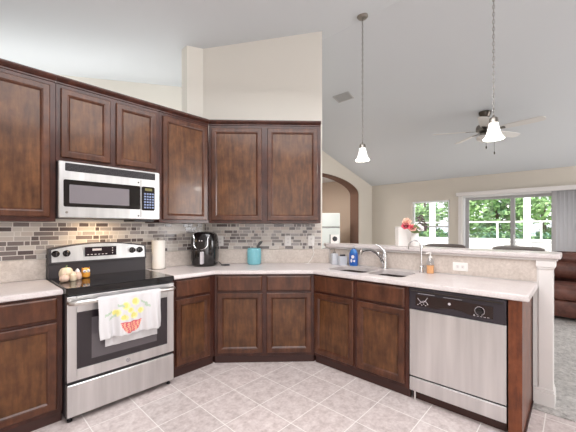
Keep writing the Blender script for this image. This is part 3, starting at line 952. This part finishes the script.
af = thing('air_fryer', 'glossy black air fryer with chrome trim on the corner counter', 'air fryer', (1.85, 2.972, CT), -PI / 4 - .1)
af.scale = (1.1, 1.1, 1.08)
def sup(r, z, k=.0, ry=None, n=32, e=2.8, dy=0):
    ry = ry or r
    out = []
    for i in range(n):
        a = 2 * PI * i / n
        c, s = math.cos(a), math.sin(a)
        out.append((r * abs(c) ** (2 / e) * (1 if c >= 0 else -1), dy + ry * abs(s) ** (2 / e) * (1 if s >= 0 else -1), z))
    return out
MB().loops([sup(.105, .0008), sup(.118, .012), sup(.128, .08), sup(.129, .16), sup(.127, .23), sup(.122, .28), sup(.108, .32), sup(.085, .337), sup(.04, .343)]).build('housing', M['black_gloss'], af)
def fy(x, z):
    r = .129 if z < .2 else .129 - (z - .2) * .09
    return -r * (1 - min(.999, abs(x) / r) ** 2.8) ** (1 / 2.8) - .002
p = [(.068 * math.cos(PI * k / 14) * (1 - .0), 0, .225 - .055 * math.sin(PI * k / 14)) for k in range(15)]
p = [(-.078, 0, .31), (-.066, 0, .275)] + [(-q[0], 0, q[2]) for q in p] + [(.066, 0, .275), (.078, 0, .31)]
p = [(x, fy(x, z) - .001, z) for x, _, z in p]
MB().tube(p, .0055, 8).build('chrome_trim', M['chrome'], af)
m = MB()
for x in (-.012, .012):
    m.ball((x, fy(x, .255) - .001, .255), (.006, .002, .006), 8, 6)
m.build('indicator', M['petal_white'], af)
hd = MB().loops([[(x, y, z) for x, z in rrect(.006, .034, .03, .15, .008, 3)] for y in (-.128, -.158, -.162)]).build('basket_handle', M['mark'], af)
MB().tube([(-.11, fy(-.1, .16), .155), (-.04, fy(-.04, .16), .16), (.04, fy(.04, .16), .16), (.11, fy(.1, .16), .155)], .0022, 6).build('basket_seam', M['charcoal'], af)
MB().tube([(.1, .1, .03), (.14, .07, .012), (.17, -.0, .0065), (.21, -.03, .0065), (.25, -.01, .0065), (.24, .03, .0065), (.19, .03, .0065), (.16, .01, .0065)], .0048, 8).build('power_cord', M['black'], af)

cr = thing('utensil_crock', 'turquoise ceramic utensil crock on the corner counter', 'crock', (2.285, 2.655, CT))
m = MB().lathe([(.066, .0008), (.072, .006), (.074, .012), (.074, .175), (.071, .182), (.067, .18), (.066, .012), (.01, .01)], (0, 0, 0), 28)
m.build('crock_body', M['aqua'], cr)
m = MB()
for k in range(24):
    a = 2 * PI * k / 24
    m.tube([(.0745 * math.cos(a), .0745 * math.sin(a), .02), (.0745 * math.cos(a), .0745 * math.sin(a), .165)], .003, 5)
m.build('ribbing', M['aqua'], cr)
sptl = thing('spatula', 'black spatula leaning out of the turquoise crock', 'utensil', (2.285, 2.655, CT))
MB().tube([(-.01, .01, .03), (.03, -.032, .2)], .006, 8).build('handle', M['black'], sptl)
rt = Vector((.682, -.731, 0))
pl = []
c = Vector((.043, -.046, .235))
ls = []
for dz, wv in ((-.04, .011), (-.02, .018), (.0, .021), (.018, .02), (.026, .013)):
    q = c + Vector((.017, -.018, 0)) * (dz / .035) + Vector((0, 0, dz))
    ls.append([tuple(q + rt * wv + Vector((-.003, -.003, 0))), tuple(q + rt * wv + Vector((.003, .003, 0))), tuple(q - rt * wv + Vector((.003, .003, 0))), tuple(q - rt * wv - Vector((.003, .003, 0)))])
MB().loops(ls).build('blade', M['black'], sptl, smooth=0)

def outlet(label, loc, rotz, kind='outlet', horiz=False):
    t = thing('wall_outlet' if kind == 'outlet' else 'light_switch', label, 'outlet' if kind == 'outlet' else 'switch', loc, rotz)
    a, b = (.06, .037) if horiz else (.037, .06)
    MB().loops([[(x, y, z) for x, z in rrect(-a + i, a - i, -b + i, b - i, .006, 3)] for i, y in ((0, 0), (0, -.003), (.003, -.005))]).build('cover_plate', M['white_plastic'], t, smooth=0)
    for s in (-1, 1):
        c = (s * .02, 0) if horiz else (0, s * .02)
        q = MB().loops([[(x, y, z) for x, z in rrect(c[0] - .0135, c[0] + .0135, c[1] - .0135, c[1] + .0135, .005, 3)] for y in (-.0052, -.007)]).build('socket', M['white'], t, smooth=0)
        m = MB()
        for sx in (-1, 1):
            if horiz: m.box(c[0] - .004, c[0] + .004, -.0076, -.0072, c[1] + sx * .005 - .0008, c[1] + sx * .005 + .0008)
            else: m.box(c[0] + sx * .005 - .0008, c[0] + sx * .005 + .0008, -.0076, -.0072, c[1] - .004, c[1] + .004)
        m.build('slots', M['charcoal'], q, smooth=0)
    return t
def on_diag(s, z, off=.0105):
    return (1.95 + s * .7071 - off * .7071 - .0, VL - s * .7071 - off * .7071, z)
outlet('white outlet on the mosaic tile just right of the air fryer', on_diag(.20, 1.175), -PI / 4)
outlet('white outlet on the mosaic tile above the crock, nearer the middle of the tall wall', on_diag(.987, 1.175), -PI / 4)
outlet('white outlet on the mosaic tile nearest the right end of the tall wall', on_diag(1.26, 1.175), -PI / 4)
outlet('white sideways outlet on the half wall above the dishwasher counter', (UH - .0045, .735, .988), -PI / 2, horiz=True)
pc = thing('charger_cord', 'white charger cord hanging from the right-end outlet to the counter', 'cord', (0, 0, 0))
q = Vector(on_diag(1.26, 1.155, .019))
MB().loops([[(q.x + x * .7071 + y * .7071, q.y - x * .7071 + y * .7071, q.z + z) for x, z in rrect(-.012, .012, -.012, .012, .004, 3)] for y in (0, -.026)]).build('plug', M['white_plastic'], pc, smooth=0)
d = Vector((-.7071, -.7071, 0)); e = Vector((.7071, -.7071, 0))
MB().tube([q + d * .026, q + d * .035 + e * .01 + Vector((0, 0, -.03)), q + d * .03 + e * .03 + Vector((0, 0, -.12)), q + d * .035 + e * .0 + Vector((0, 0, -.19)), q + d * .05 - e * .04 + Vector((0, 0, 1.155 * 0 + CT + .005 - q.z)), q + d * .1 - e * .07 + Vector((0, 0, CT + .005 - q.z)), q + d * .12 - e * .02 + Vector((0, 0, CT + .005 - q.z))], .0038, 8).build('cable', M['white_plastic'], pc)

# ornaments on the cooktop
zt = .9225
def pumpkin(label, loc, r, h, mat, stem=True):
    t = thing('ceramic_pumpkin', label, 'ornament', loc)
    ls = []
    n = 40
    for i in range(9):
        th = -PI / 2 + PI * i / 8
        ls.append([((.02 * r + r * max(math.cos(th), 0) ** .6) * (1 + .09 * abs(math.cos(4 * 2 * PI * k / n))) * math.cos(2 * PI * k / n),
                    (.02 * r + r * max(math.cos(th), 0) ** .6) * (1 + .09 * abs(math.cos(4 * 2 * PI * k / n))) * math.sin(2 * PI * k / n), .0008 + h * .5 + h * .5 * math.sin(th)) for k in range(n)])
    MB().loops(ls).build('shell', mat, t, smooth=60)
    MB().tube([(0, 0, h - .002), (.002, 0, h + .008), (.008, .003, h + .015)], [.006, .005, .004], 8).build('stalk', M['stem'] if stem else mat, t)
    return t
pumpkin('larger ivory ceramic pumpkin on the left of the cooktop, against the console', (.578, 2.915, zt), .043, .095, M['ivory'])
pumpkin('small ivory ceramic pumpkin in front at the left edge of the cooktop', (.545, 2.80, zt), .03, .052, M['ivory2'], False)
br_ = thing('shaker', 'pinkish ceramic shaker with a pointed top between pumpkins and owl', 'shaker', (.643, 2.87, zt))
MB().lathe([(.024, .0008), (.028, .008), (.029, .03), (.024, .05), (.016, .06)], (0, 0, 0), 20).build('shaker_body', M['ivory2'], br_)
MB().lathe([(.015, .0605), (.014, .07), (.006, .082), (.002, .086)], (0, 0, 0), 16).build('shaker_top', M['petal_white'], br_)
jr = tag(MB().lathe([(.02, .0008), (.023, .006), (.023, .045), (.016, .056), (.016, .066), (.004, .07)], (0, 0, 0), 18).build('ceramic_jar', M['ivory'], loc=(.604, 2.825, zt)), 'plain ivory ceramic jar in front of the larger pumpkin on the cooktop', 'jar')
ow = thing('owl_figurine', 'orange owl figurine with big white eyes on the cooktop', 'figurine', (.712, 2.925, zt), -.05)
MB().loops([[(p_[0], p_[1], p_[2]) for p_ in sup(r, z, n=24, e=2)] for r, z in ((.02, .0008), (.029, .008), (.032, .028), (.03, .045), (.031, .058), (.026, .072), (.012, .08))]).build('owl_body', M['orange'], ow)
for s in (-1, 1):
    m = MB()
    m.loops([[(s * .022 + .008 * math.cos(a), .0, .07 + .004 * 1) for a in (0, 2.1, 4.2)], [(s * .026, 0, .088)] * 3])
    m.build('ear', M['orange'], ow, smooth=0)
for s in (-1, 1):
    ey = MB().ball((s * .0125, -.030, .056), (.0125, .006, .0125), 12, 8).build('eye', M['petal_white'], ow)
    MB().ball((s * .011, -.0362, .056), (.0045, .0025, .0045), 10, 6).build('pupil', M['black'], ey)
MB().lathe([(.005, -.031), (.0005, -.044)], (0, 0, .046), 8, 'y').build('beak', M['lemon'], ow)

# ================================================================== BAR LEDGE ITEMS
ZL = 1.1382
pq = thing('plaque', 'small white square plaque with a black round motif, at ledge end by the tall wall', 'plaque', (3.06, 2.095, ZL), -PI / 4)
MB().box(-.052, .052, -.008, .008, .001, .105).build('board', M['white_plastic'], pq, bevel=.002, smooth=0)
m = MB()
for k in range(8):
    a = 2 * PI * k / 8
    m.lathe([(.0105, 0), (.0105, -.0012)], (.021 * math.cos(a), -.0083, .056 + .021 * math.sin(a)), 10, 'y')
m.lathe([(.013, 0), (.013, -.0014)], (0, -.0083, .056), 14, 'y')
m.build('motif', M['black'], pq, smooth=0)
MB().box(-.058, -.0525, -.012, .012, .001, .108).build('side_frame', M['black'], pq, smooth=0)

bx = thing('canister', 'plain white square canister on the bar ledge left of the vase', 'canister', (3.135, 1.30, ZL), -PI / 4)
MB().box(-.068, .068, -.045, .045, .001, .185).build('tin', M['white_plastic'], bx, bevel=.006, smooth=0)
MB().box(-.07, .07, -.047, .047, .1855, .2).build('lid', M['white_plastic'], bx, bevel=.004, smooth=0)
vs = thing('vase', 'small white vase of flowers on the bar ledge', 'vase', (3.08, 1.155, ZL))
m = MB().lathe([(.026, .001), (.034, .008), (.042, .05), (.04, .09), (.03, .115), (.032, .135), (.029, .135), (.027, .115), (.036, .09), (.037, .05), (.01, .012)], (0, 0, 0), 24)
m.build('vase_body', M['white_plastic'], vs)
VB_ = Vector((3.08, 1.155, ZL))
fwd = Vector((.731, .682, 0))
def head_at(lx, ly, z): return rt * lx + fwd * ly + Vector((0, 0, z))
def flower(label, lx, ly, z, mats, kind):
    t = thing('flower', label, 'flower', VB_)
    h = head_at(lx, ly, z)
    MB().tube([(lx * .05, 0, .03), Vector((0, 0, .13)) + h * .12 - Vector((0, 0, .12 * h.z)), h * .75 + Vector((0, 0, .02)), h], .0025, 6).build('stalk', M['stem'], t)
    ax = (Vector((-.55, -.5, .55)) + rt * lx * 3).normalized()
    qt = ax.to_track_quat('Z', 'Y').to_matrix()
    rnd = random.Random(int(abs(lx) * 1e4) + 5)
    if kind == 'rose':
        for ring, (n, r, ln, mt) in enumerate(((6, .016, .034, mats[0]), (5, .009, .028, mats[1]), (4, .003, .022, mats[1]))):
            m = MB()
            for k in range(n):
                a = 2 * PI * (k + .5 * ring) / n + rnd.random() * .3
                rows = []
                for i in range(5):
                    s = i / 4
                    wdt = .021 * math.sin(PI * (.15 + .75 * s)) * (1 - .2 * ring)
                    rad = r + ln * s * (.85 - .25 * ring)
                    up = ln * (s - .3 * s * s) * (.4 + .35 * ring)
                    row = []
                    for j in (-1, 0, 1):
                        p_ = Vector((math.cos(a) * rad - math.sin(a) * wdt * j, math.sin(a) * rad + math.cos(a) * wdt * j, up + .004 * abs(j)))
                        row.append(h + qt @ p_)
                    rows.append(row)
                m.loops([list(r_) for r_ in rows], False, False, False)
            o = m.build('petals', mt, t, smooth=60)
            o.modifiers.new('thick', 'SOLIDIFY').thickness = .001
    else:
        m = MB()
        for k in range(7):
            s = k / 6
            for sd2 in (-1, 1):
                b0 = h * (.62 + .38 * s) + Vector((0, 0, .01))
                dv = (rt * (sd2 * .8 + .25) + Vector((0, 0, .45 - .3 * s)) + fwd * (rnd.random() - .5)).normalized()
                nrm = dv.cross(fwd).normalized()
                ln = .052 * (1.1 - .45 * s) * (.7 + .6 * rnd.random())
                rows = []
                for i in range(5):
                    q_ = i / 4
                    wdt = .011 * math.sin(PI * (.08 + .86 * q_))
                    c_ = b0 + dv * ln * q_ - Vector((0, 0, .02 * q_ * q_))
                    rows.append([c_ - nrm * wdt, c_ + fwd * .003, c_ + nrm * wdt])
                m.loops(rows, False, False, False)
        o = m.build('leaves', mats[0], t, smooth=60)
        o.modifiers.new('thick', 'SOLIDIFY').thickness = .001
flower('peach rose at the upper left of the small white vase', -.085, 0, .245, (M['peach'], M['peach']), 'rose')
flower('pink rose with a crimson heart, leftmost over the small white vase', -.10, -.02, .205, (M['pink'], M['crimson']), 'rose')
flower('pale pink rose low in the middle of the vase bouquet', -.045, -.03, .185, (M['peach'], M['pink']), 'rose')
flower('small white bloom at the lower right of the vase bouquet', .03, -.02, .185, (M['petal_white'], M['petal_white']), 'rose')
flower('tall dark plum leaf sprig rising highest from the white vase', .06, .01, .30, (M['plum'],), 'sprig')
flower('muted green leaf sprig low over the lip of the white vase', -.015, -.045, .2, (M['stem'],), 'sprig')
flower('short plum leaf sprig leaning right from the white vase', .085, .0, .235, (M['plum'],), 'sprig')

# ================================================================== PENDANTS, FAN, VENT
def pendant(label, u, v):
    zc_ = zc(u)
    t = thing('pendant_light', label, 'pendant lamp', (u, v, 0), 0, None)
    MB().lathe([(.06, zc_ - .006), (.06, zc_ - .016), (.045, zc_ - .032), (.012, zc_ - .04), (.01, zc_ - .05)], (0, 0, 0), 24).build('canopy', M['nickel'], t)
    MB().lathe([(.006, zc_ - .01), (.006, zc_ + .006)], (0, 0, 0), 8).build('ceiling_stud', M['nickel'], t)
    m = MB()
    z = zc_ - .048; k = 0
    while z > 2.265:
        pts = []
        for i in range(10):
            a = 2 * PI * i / 10
            x, zz = .0085 * math.cos(a), .019 * math.sin(a)
            pts.append((x, 0, z - .015 + zz) if k % 2 else (0, x, z - .015 + zz))
        m.tube(pts, .0024, 5, True)
        z -= .031; k += 1
    m.build('chain', M['chain'], t)
    MB().tube([(.003, .002, zc_ - .05), (-.003, .003, (zc_ + 2.2) / 2), (.002, 0, 2.26)], .0013, 5).build('cable', M['nickel_dark'], t)
    MB().lathe([(.006, 2.275), (.012, 2.26), (.03, 2.25), (.034, 2.235), (.034, 2.208), (.03, 2.205)], (0, 0, 0), 20).build('socket_cup', M['nickel'], t)
    prof = [(.034, 2.206), (.037, 2.185), (.044, 2.155), (.054, 2.115), (.07, 2.085), (.08, 2.075), (.077, 2.074), (.067, 2.085), (.051, 2.115), (.04, 2.157), (.033, 2.19), (.03, 2.204)]
    MB().lathe(prof, (0, 0, 0), 28, cap0=False, cap1=False).build('glass_shade', M['shade'], t)
    MB().ball((0, 0, 2.13), (.022, .022, .034), 12, 8).build('bulb', M['shade'], t)
    light('pendant_bulb', 'POINT', (u, v, 2.05), 4, (1, .93, .85), radius=.03)
pendant('opal bell pendant hanging above the bar ledge nearer the tall corner wall', 3.06, 1.725)
pendant('opal bell pendant hanging nearer the open end of the bar, before the fan', 3.07, .502)

fu, fv = 5.55, 1.02
fz = zc(fu)
fan = thing('ceiling_fan', 'brushed nickel five-blade ceiling fan on the sloped living room ceiling', 'ceiling fan', (fu, fv, 0))
MB().lathe([(.085, fz + .004), (.082, fz - .03), (.06, fz - .075), (.03, fz - .09)], (0, 0, 0), 24).build('canopy', M['nickel_dark'], fan)
MB().lathe([(.014, fz - .095 + .006), (.014, 2.93)], (0, 0, 0), 12).build('downrod', M['nickel'], fan)
MB().lathe([(.03, 2.94), (.075, 2.925), (.115, 2.895), (.125, 2.86), (.12, 2.815), (.085, 2.79), (.06, 2.785)], (0, 0, 0), 28).build('motor_housing', M['nickel'], fan)
for k in range(5):
    a = math.radians(-47 + 43 - 90 + 72 * k)
    a = math.atan2(.682, .731) + math.radians(-90 - 52) + 2 * PI * k / 5
    ca, sa = math.cos(a), math.sin(a)
    tilt = math.radians(-12)
    def P(r, s, dz=0): return (ca * r - sa * s * math.cos(tilt), sa * r + ca * s * math.cos(tilt), 2.815 + s * math.sin(tilt) + dz)
    outl = [(.2, -.05), (.3, -.062), (.6, -.072), (.70, -.068), (.732, -.04), (.74, 0), (.732, .04), (.70, .068), (.6, .072), (.3, .062), (.2, .05)]
    b = MB().loops([[P(r, s) for r, s in outl], [P(r, s, .008) for r, s in outl]]).build('blade', M['blade'], fan, smooth=0)
    m = MB()
    ar = [(.085, -.02), (.17, -.02), (.26, -.04), (.27, 0), (.26, .04), (.17, .02), (.085, .02)]
    m.loops([[P(r, s, -.005) for r, s in ar], [P(r, s, -.0005) for r, s in ar]])
    m.build('blade_iron', M['nickel_dark'], b, smooth=0)
MB().lathe([(.05, 2.785), (.075, 2.77), (.08, 2.745), (.08, 2.735)], (0, 0, 0), 24).build('light_fitter', M['nickel'], fan)
MB().lathe([(.11, 2.736), (.12, 2.725), (.1, 2.68), (.06, 2.655), (.01, 2.645)], (0, 0, 0), 24).build('light_bowl', M['opal'], fan)
m = MB()
for (x, y, zz) in ((.05, -.06, 2.5), (-.06, -.02, 2.56)):
    m = MB().tube([(x, y, 2.74), (x * 1.7, y * 1.7, 2.70), (x * 1.8, y * 1.8, 2.64), (x * 1.8, y * 1.8, zz)], .002, 5)
    m.lathe([(.004, zz), (.009, zz - .015), (.008, zz - .04), (.003, zz - .045)], (x * 1.8, y * 1.8, 0), 10)
    m.build('pull_chain', M['nickel_dark'], fan)

# air vent on the ceiling slope
k_ = (343.5 - 288) / 308
vd = (ZR + .2485 * UR - 1.335) / (130 / 308 + .2485 * (.682 * k_ + .731))
vu, vv = (.682 * k_ + .731) * vd, (-.731 * k_ + .682) * vd
vt = thing('ceiling_vent', 'grey louvred air vent on the sloped ceiling left of the pendant by the tall wall', 'vent', (vu, vv, zc(vu)))
vt.rotation_euler = (0, math.atan(.2485), 0)
vt.scale = (.78, .78, 1)
m = MB().box(-.115, .115, -.19, -.165, -.014, -.002).box(-.115, .115, .165, .19, -.014, -.002).box(-.115, -.09, -.165, .165, -.014, -.002).box(.09, .115, -.165, .165, -.014, -.002)
m.build('vent_frame', M['vent'], vt, smooth=0, bevel=.003)
MB().box(-.09, .09, -.165, .165, -.004, -.002).build('duct_shadow_plate', M['charcoal'], vt, smooth=0)
m = MB()
for i in range(9):
    x = -.08 + i * .02
    m.loops([[(x, -.164, -.005), (x + .012, -.164, -.014), (x + .0135, -.164, -.013), (x + .0015, -.164, -.004)], [(x, .164, -.005), (x + .012, .164, -.014), (x + .0135, .164, -.013), (x + .0015, .164, -.004)]])
m.build('louvres', M['vent'], vt, smooth=0)

# ================================================================== LIVING ROOM
def stool(label, v):
    t = thing('bar_stool', label, 'bar stool', (3.43, v, .006), 0)
    MB().loops([[(x, y, z) for x, y in rrect(-.2 + i, .19 - i, -.2 + i, .2 - i, .05, 4)] for i, z in ((.01, .69), (0, .7), (0, .74), (.02, .765), (.06, .772))]).build('seat', M['stool'], t)
    ls = []
    for j in range(13):
        a = -1 + j / 6
        y = .2 * a
        x = .2 - .03 * a * a
        zt_ = 1.146 - .018 * abs(a) ** 6
        ls.append([(x - .018, y, .80), (x + .022, y, .80), (x + .03, y, zt_ - .02), (x + .02, y, zt_), (x - .005, y, zt_), (x - .015, y, zt_ - .02)])
    MB().loops(ls).build('backrest', M['stool'], t, smooth=50)
    for sy in (-1, 1):
        MB().tube([(.165, sy * .15, .745), (.185, sy * .15, .82)], .012, 8).build('back_post', M['stool_leg'], t)
        for sx in (-1, 1):
            MB().tube([(sx * .15, sy * .155, .69), (sx * .18, sy * .185, .001)], [.02, .015], 8).build('leg', M['stool_leg'], t)
    MB().tube([(-.166, -.17, .3), (-.166, .17, .3)], .011, 8).build('foot_rail', M['stool_leg'], t)
    return t
stool('dark leather bar stool behind the ledge, its back top below the smaller window', 1.035)
stool('dark leather bar stool behind the ledge, its back top below the sliding door', .40)

sf = thing('sofa', 'brown leather recliner sofa on the grey carpet beyond the half wall', 'sofa', (6.25, -.35, .006))
# local: front faces -x, length along y
def cushion(x0, x1, y0, y1, z0, z1, r=.06, name='cushion', bulge=.03, mat='leather'):
    ls = []
    for t_, (i, z) in enumerate(((r * .8, z0), (r * .2, z0 + r * .4), (0, z0 + r), (0, z1 - r), (r * .25, z1 - r * .35), (r, z1 - .005), (r * 2.2, z1 + bulge * .4))):
        ls.append([(x, y, z) for x, y in rrect(x0 + i, x1 - i, y0 + i, y1 - i, min(r, (x1 - x0) / 2 - i - .005), 4)])
    return MB().loops(ls).build(name, M[mat], sf, smooth=60)
cushion(-.42, .45, -.95, .95, .05, .30, .04, 'base')
for y0 in (-.72, .01):
    cushion(-.50, .15, y0 + .005, y0 + .705, .305, .50, .07, 'seat_cushion')
    cushion(.08, .42, y0 + .005, y0 + .705, .52, .80, .09, 'lumbar_cushion')
    cushion(.14, .46, y0 + .005, y0 + .705, .74, .93, .085, 'headrest_cushion')
cushion(.30, .5, -.93, .93, .30, .86, .05, 'back_frame')
for y0, y1 in ((-1.02, -.73), (.73, 1.02)):
    cushion(-.48, .44, y0, y1, .05, .66, .1, 'arm')
for y in (-.85, .85):
    MB().box(-.4, -.32, y - .04, y + .04, .001, .05).build('foot', M['stool_leg'], sf, smooth=0)
    MB().box(.3, .38, y - .04, y + .04, .001, .05).build('foot', M['stool_leg'], sf, smooth=0)

vb = thing('vertical_blinds', 'pale vertical blinds stacked at the right of the sliding door', 'blinds', (UF - .08, 0, 0))
MB().box(-.03, .03, -1.0, 1.99, 2.06, 2.105).build('headrail', M['vinyl'], vb, smooth=0, bevel=.003)
MB().box(-.06, -.045, -1.0, 2.02, 2.04, 2.125).box(-.045, .064, 2.005, 2.02, 2.04, 2.125).build('valance', M['white'], vb, smooth=0, bevel=.003)
v = .305
i = 0
while v > -.6:
    a = math.radians(38 if i % 2 else 30)
    hx, hy = .044 * math.sin(a), .044 * math.cos(a)
    ls = []
    for q in (-1, -.5, 0, .5, 1):
        cvx = .006 * (1 - q * q)
        ls.append([(hx * q + cvx, v + hy * q, .04), (hx * q + cvx, v + hy * q, 2.055)])
    sl = MB().loops(ls, False, False, False).build('slat', M['blind'], vb, smooth=60)
    sl.modifiers.new('thick', 'SOLIDIFY').thickness = .0015
    v -= .062; i += 1

# white refrigerator seen through the archway
fr = thing('refrigerator', 'white top-freezer refrigerator seen through the archway', 'refrigerator', (6.62, 4.80, 0), -PI / 4 - .12)
k_ = (331 - 288) / 308
MB().box(-.36, .36, .06, .7, .03, 1.7).build('body', M['fridge'], fr, smooth=0, bevel=.008)
MB().box(-.36, .36, 0, .055, 1.345, 1.7).build('freezer_door', M['fridge'], fr, smooth=0, bevel=.012)
MB().box(-.36, .36, 0, .055, .1, 1.305).build('fridge_door', M['fridge'], fr, smooth=0, bevel=.012)
MB().box(-.35, .35, .03, .059, 1.306, 1.344).build('door_gap', M['vinyl_grey'], fr, smooth=0)
MB().box(-.34, .34, .03, .06, 0, .098).build('kick_grille', M['vinyl_grey'], fr, smooth=0)
MB().tube([(-.32, 0, 1.36), (-.32, -.03, 1.37), (-.32, -.03, 1.55), (-.32, 0, 1.56)], .012, 8).build('door_handle', M['fridge'], fr)
MB().tube([(-.32, 0, .85), (-.32, -.03, .86), (-.32, -.03, 1.27), (-.32, 0, 1.28)], .012, 8).build('door_handle', M['fridge'], fr)

# ================================================================== OUTDOORS
struct(MB().box(UF + .152, 13.2, -6, 7, -.12, -.02).build('ground_patio', M['concrete'], smooth=0))
struct(MB().box(13.202, 60, -30, 40, -.14, -.06).build('ground_lawn', M['grass'], smooth=0))
def col(label, u, v):
    t = thing('porch_post', label, 'post', (u, v, -.02))
    MB().box(-.075, .075, -.075, .075, .001, 2.7).build('shaft', M['vinyl'], t, smooth=0)
    MB().box(-.1, .1, -.1, .1, .001, .15).build('plinth', M['vinyl'], t, smooth=0)
    MB().box(-.1, .1, -.1, .1, 2.55, 2.7).build('capital', M['vinyl'], t, smooth=0)
col('white porch post seen through the sliding door', 11.0, 1.0)
col('white porch post seen through the smaller window', 11.0, 3.55)
pe = thing('screen_enclosure', 'white framed insect screen around the patio, beyond the sliding door', 'screen', (12.28, 0, .9225))
for v in (6.2, 5.1, 4.0, 2.95, 1.9, 1.52, .77, -.35, -1.45):
    MB().box(-.025, .025, v - .025, v + .025, .001, .56).build('post', M['vinyl'], pe, smooth=0)
MB().box(-.025, .025, -1.5, 6.25, .5605, .61).build('top_rail', M['vinyl'], pe, smooth=0)
MB().box(-.03, .03, -1.5, 6.25, .0005, .03).build('bottom_rail', M['vinyl'], pe, smooth=0)
MB().box(-.001, .001, -1.5, 6.25, .03, .56).build('mesh_screen', M['screen'], pe, smooth=0)
def patio_chair(label, u, v, rz):
    t = thing('patio_chair', label, 'chair', (u, v, -.02), rz)
    MB().box(-.23, .23, -.22, .22, .4, .43).build('seat', M['vinyl_grey'], t, smooth=0, bevel=.006)
    MB().loops([[(x, .2 + (z - .43) * .2, z) for x, z in rrect(-.22, .22, .44, .82, .06, 3)], [(x, .225 + (z - .43) * .2, z) for x, z in rrect(-.22, .22, .44, .82, .06, 3)]]).build('backrest', M['vinyl_grey'], t, smooth=0)
    for sx in (-1, 1):
        MB().tube([(sx * .22, -.2, .4), (sx * .23, -.22, .001)], .013, 8).build('leg', M['vinyl_grey'], t)
        MB().tube([(sx * .22, .2, .4), (sx * .23, .24, .001)], .013, 8).build('leg', M['vinyl_grey'], t)
        MB().tube([(sx * .23, -.19, .41), (sx * .25, -.19, .62), (sx * .25, .2, .63)], .012, 8).build('arm', M['vinyl_grey'], t)
lw = tag(MB().box(12.2, 12.36, -2, 8, .001, .9).box(12.17, 12.39, -2, 8, .9, .94).build('low_wall', M['vinyl'], loc=(0, 0, -.02), smooth=0), 'low white wall around the patio below the screen', 'low wall')
patio_chair('grey metal patio chair left of the porch post outside the sliding door', 11.75, 1.32, 1.2)
patio_chair('grey metal patio chair right of the porch post outside the sliding door', 11.75, .62, -1.0)

def tree(label, u, v, h, r, mi, trunk, seed, n=4600, low=.0):
    rnd = random.Random(seed)
    t = thing('tree', label, 'tree', (u, v, -.06))
    MB().tube([(0, 0, .001), (.05, .03, h * .3), (-.04, .06, h * .6), (.02, 0, h * .8)], [trunk, trunk * .8, trunk * .5, trunk * .2], 9).build('trunk', M['bark'], t)
    blobs = []
    for k in range(16):
        a = rnd.random() * 2 * PI; q = rnd.random() ** .5
        z = h * (low + (1 - low) * rnd.random())
        rr = r * (.9 - .5 * abs((z / h) - .45))
        blobs.append((math.cos(a) * q * rr * .75, math.sin(a) * q * rr * .75, z, rr * (.38 + .25 * rnd.random())))
    m = MB()
    for k in range(n):
        b = blobs[rnd.randrange(len(blobs))]
        d = Vector((rnd.gauss(0, 1), rnd.gauss(0, 1), rnd.gauss(0, 1))).normalized()
        c = Vector(b[:3]) + d * b[3] * (.55 + .45 * rnd.random() ** .5)
        if c.z < .1: c.z = .1 + rnd.random() * .3
        q = math.hypot(c.x, c.y)
        if q > r: c.x *= r / q; c.y *= r / q
        e1 = Vector((rnd.gauss(0, 1), rnd.gauss(0, 1), rnd.gauss(0, .6))).normalized()
        e2 = e1.cross(d + Vector((.01, 0, 0))).normalized()
        s = (.10 + .09 * rnd.random())
        m.mi = rnd.choices([0, 1, 2], [5, 4, 2])[0]
        m.add([c - e1 * s, c + e2 * s * .45, c + e1 * s, c - e2 * s * .45], [(0, 1, 2, 3)])
    pal = [[M['leaf0'], M['leaf1'], M['leaf2']], [M['leaf1'], M['leaf0'], M['leaf1']], [M['leaf2'], M['leaf0'], M['shrub']]][mi]
    m.build('foliage', pal, t, smooth=0)
tree('green tree beyond the patio, nearest row, in the left sliding pane', 17, 2.6, 4.3, 1.25, 0, .1, 1)
tree('dark green tree beyond the patio, nearest row, right of the sliding door post', 17, -.6, 4.4, 1.25, 2, .1, 4)
tree('green tree beyond the patio, nearest row, at the right of the smaller window', 17, 5.8, 4.5, 1.25, 0, .1, 8)
tree('pale green tree beyond the patio, nearest row, at the left of the smaller window', 17, 9.0, 4.4, 1.25, 1, .1, 6)
tree('tall pale green tree in the back row behind the sliding door post', 21, 1.2, 6.4, 1.7, 1, .14, 3)
tree('tall light green tree in the back row, left edge of the sliding door view', 21, 5.0, 6.6, 1.7, 1, .14, 2)
tree('tall light green tree in the back row, in the middle of the smaller window', 21, 8.8, 6.6, 1.7, 1, .14, 5)
def hedge():
    rnd = random.Random(21)
    m = MB()
    for k in range(6000):
        c = Vector((14.4 + max(-.6, min(.6, rnd.gauss(0, .25))), -4 + 15 * rnd.random(), .02 + 1.15 * rnd.random() ** .8))
        e1 = Vector((rnd.gauss(0, 1), rnd.gauss(0, 1), rnd.gauss(0, .6))).normalized()
        e2 = e1.cross(Vector((.3, .2, .9))).normalized()
        s = .07 + .06 * rnd.random()
        m.mi = 0 if rnd.random() < .7 else 1
        m.add([c - e1 * s, c + e2 * s * .45, c + e1 * s, c - e2 * s * .45], [(0, 1, 2, 3)])
    o = m.build('hedge', [M['shrub'], M['leaf0']], smooth=0, loc=(0, 0, -.06))
    tag(o, 'low blue-green hedge behind the white screen posts', 'hedge')
hedge()
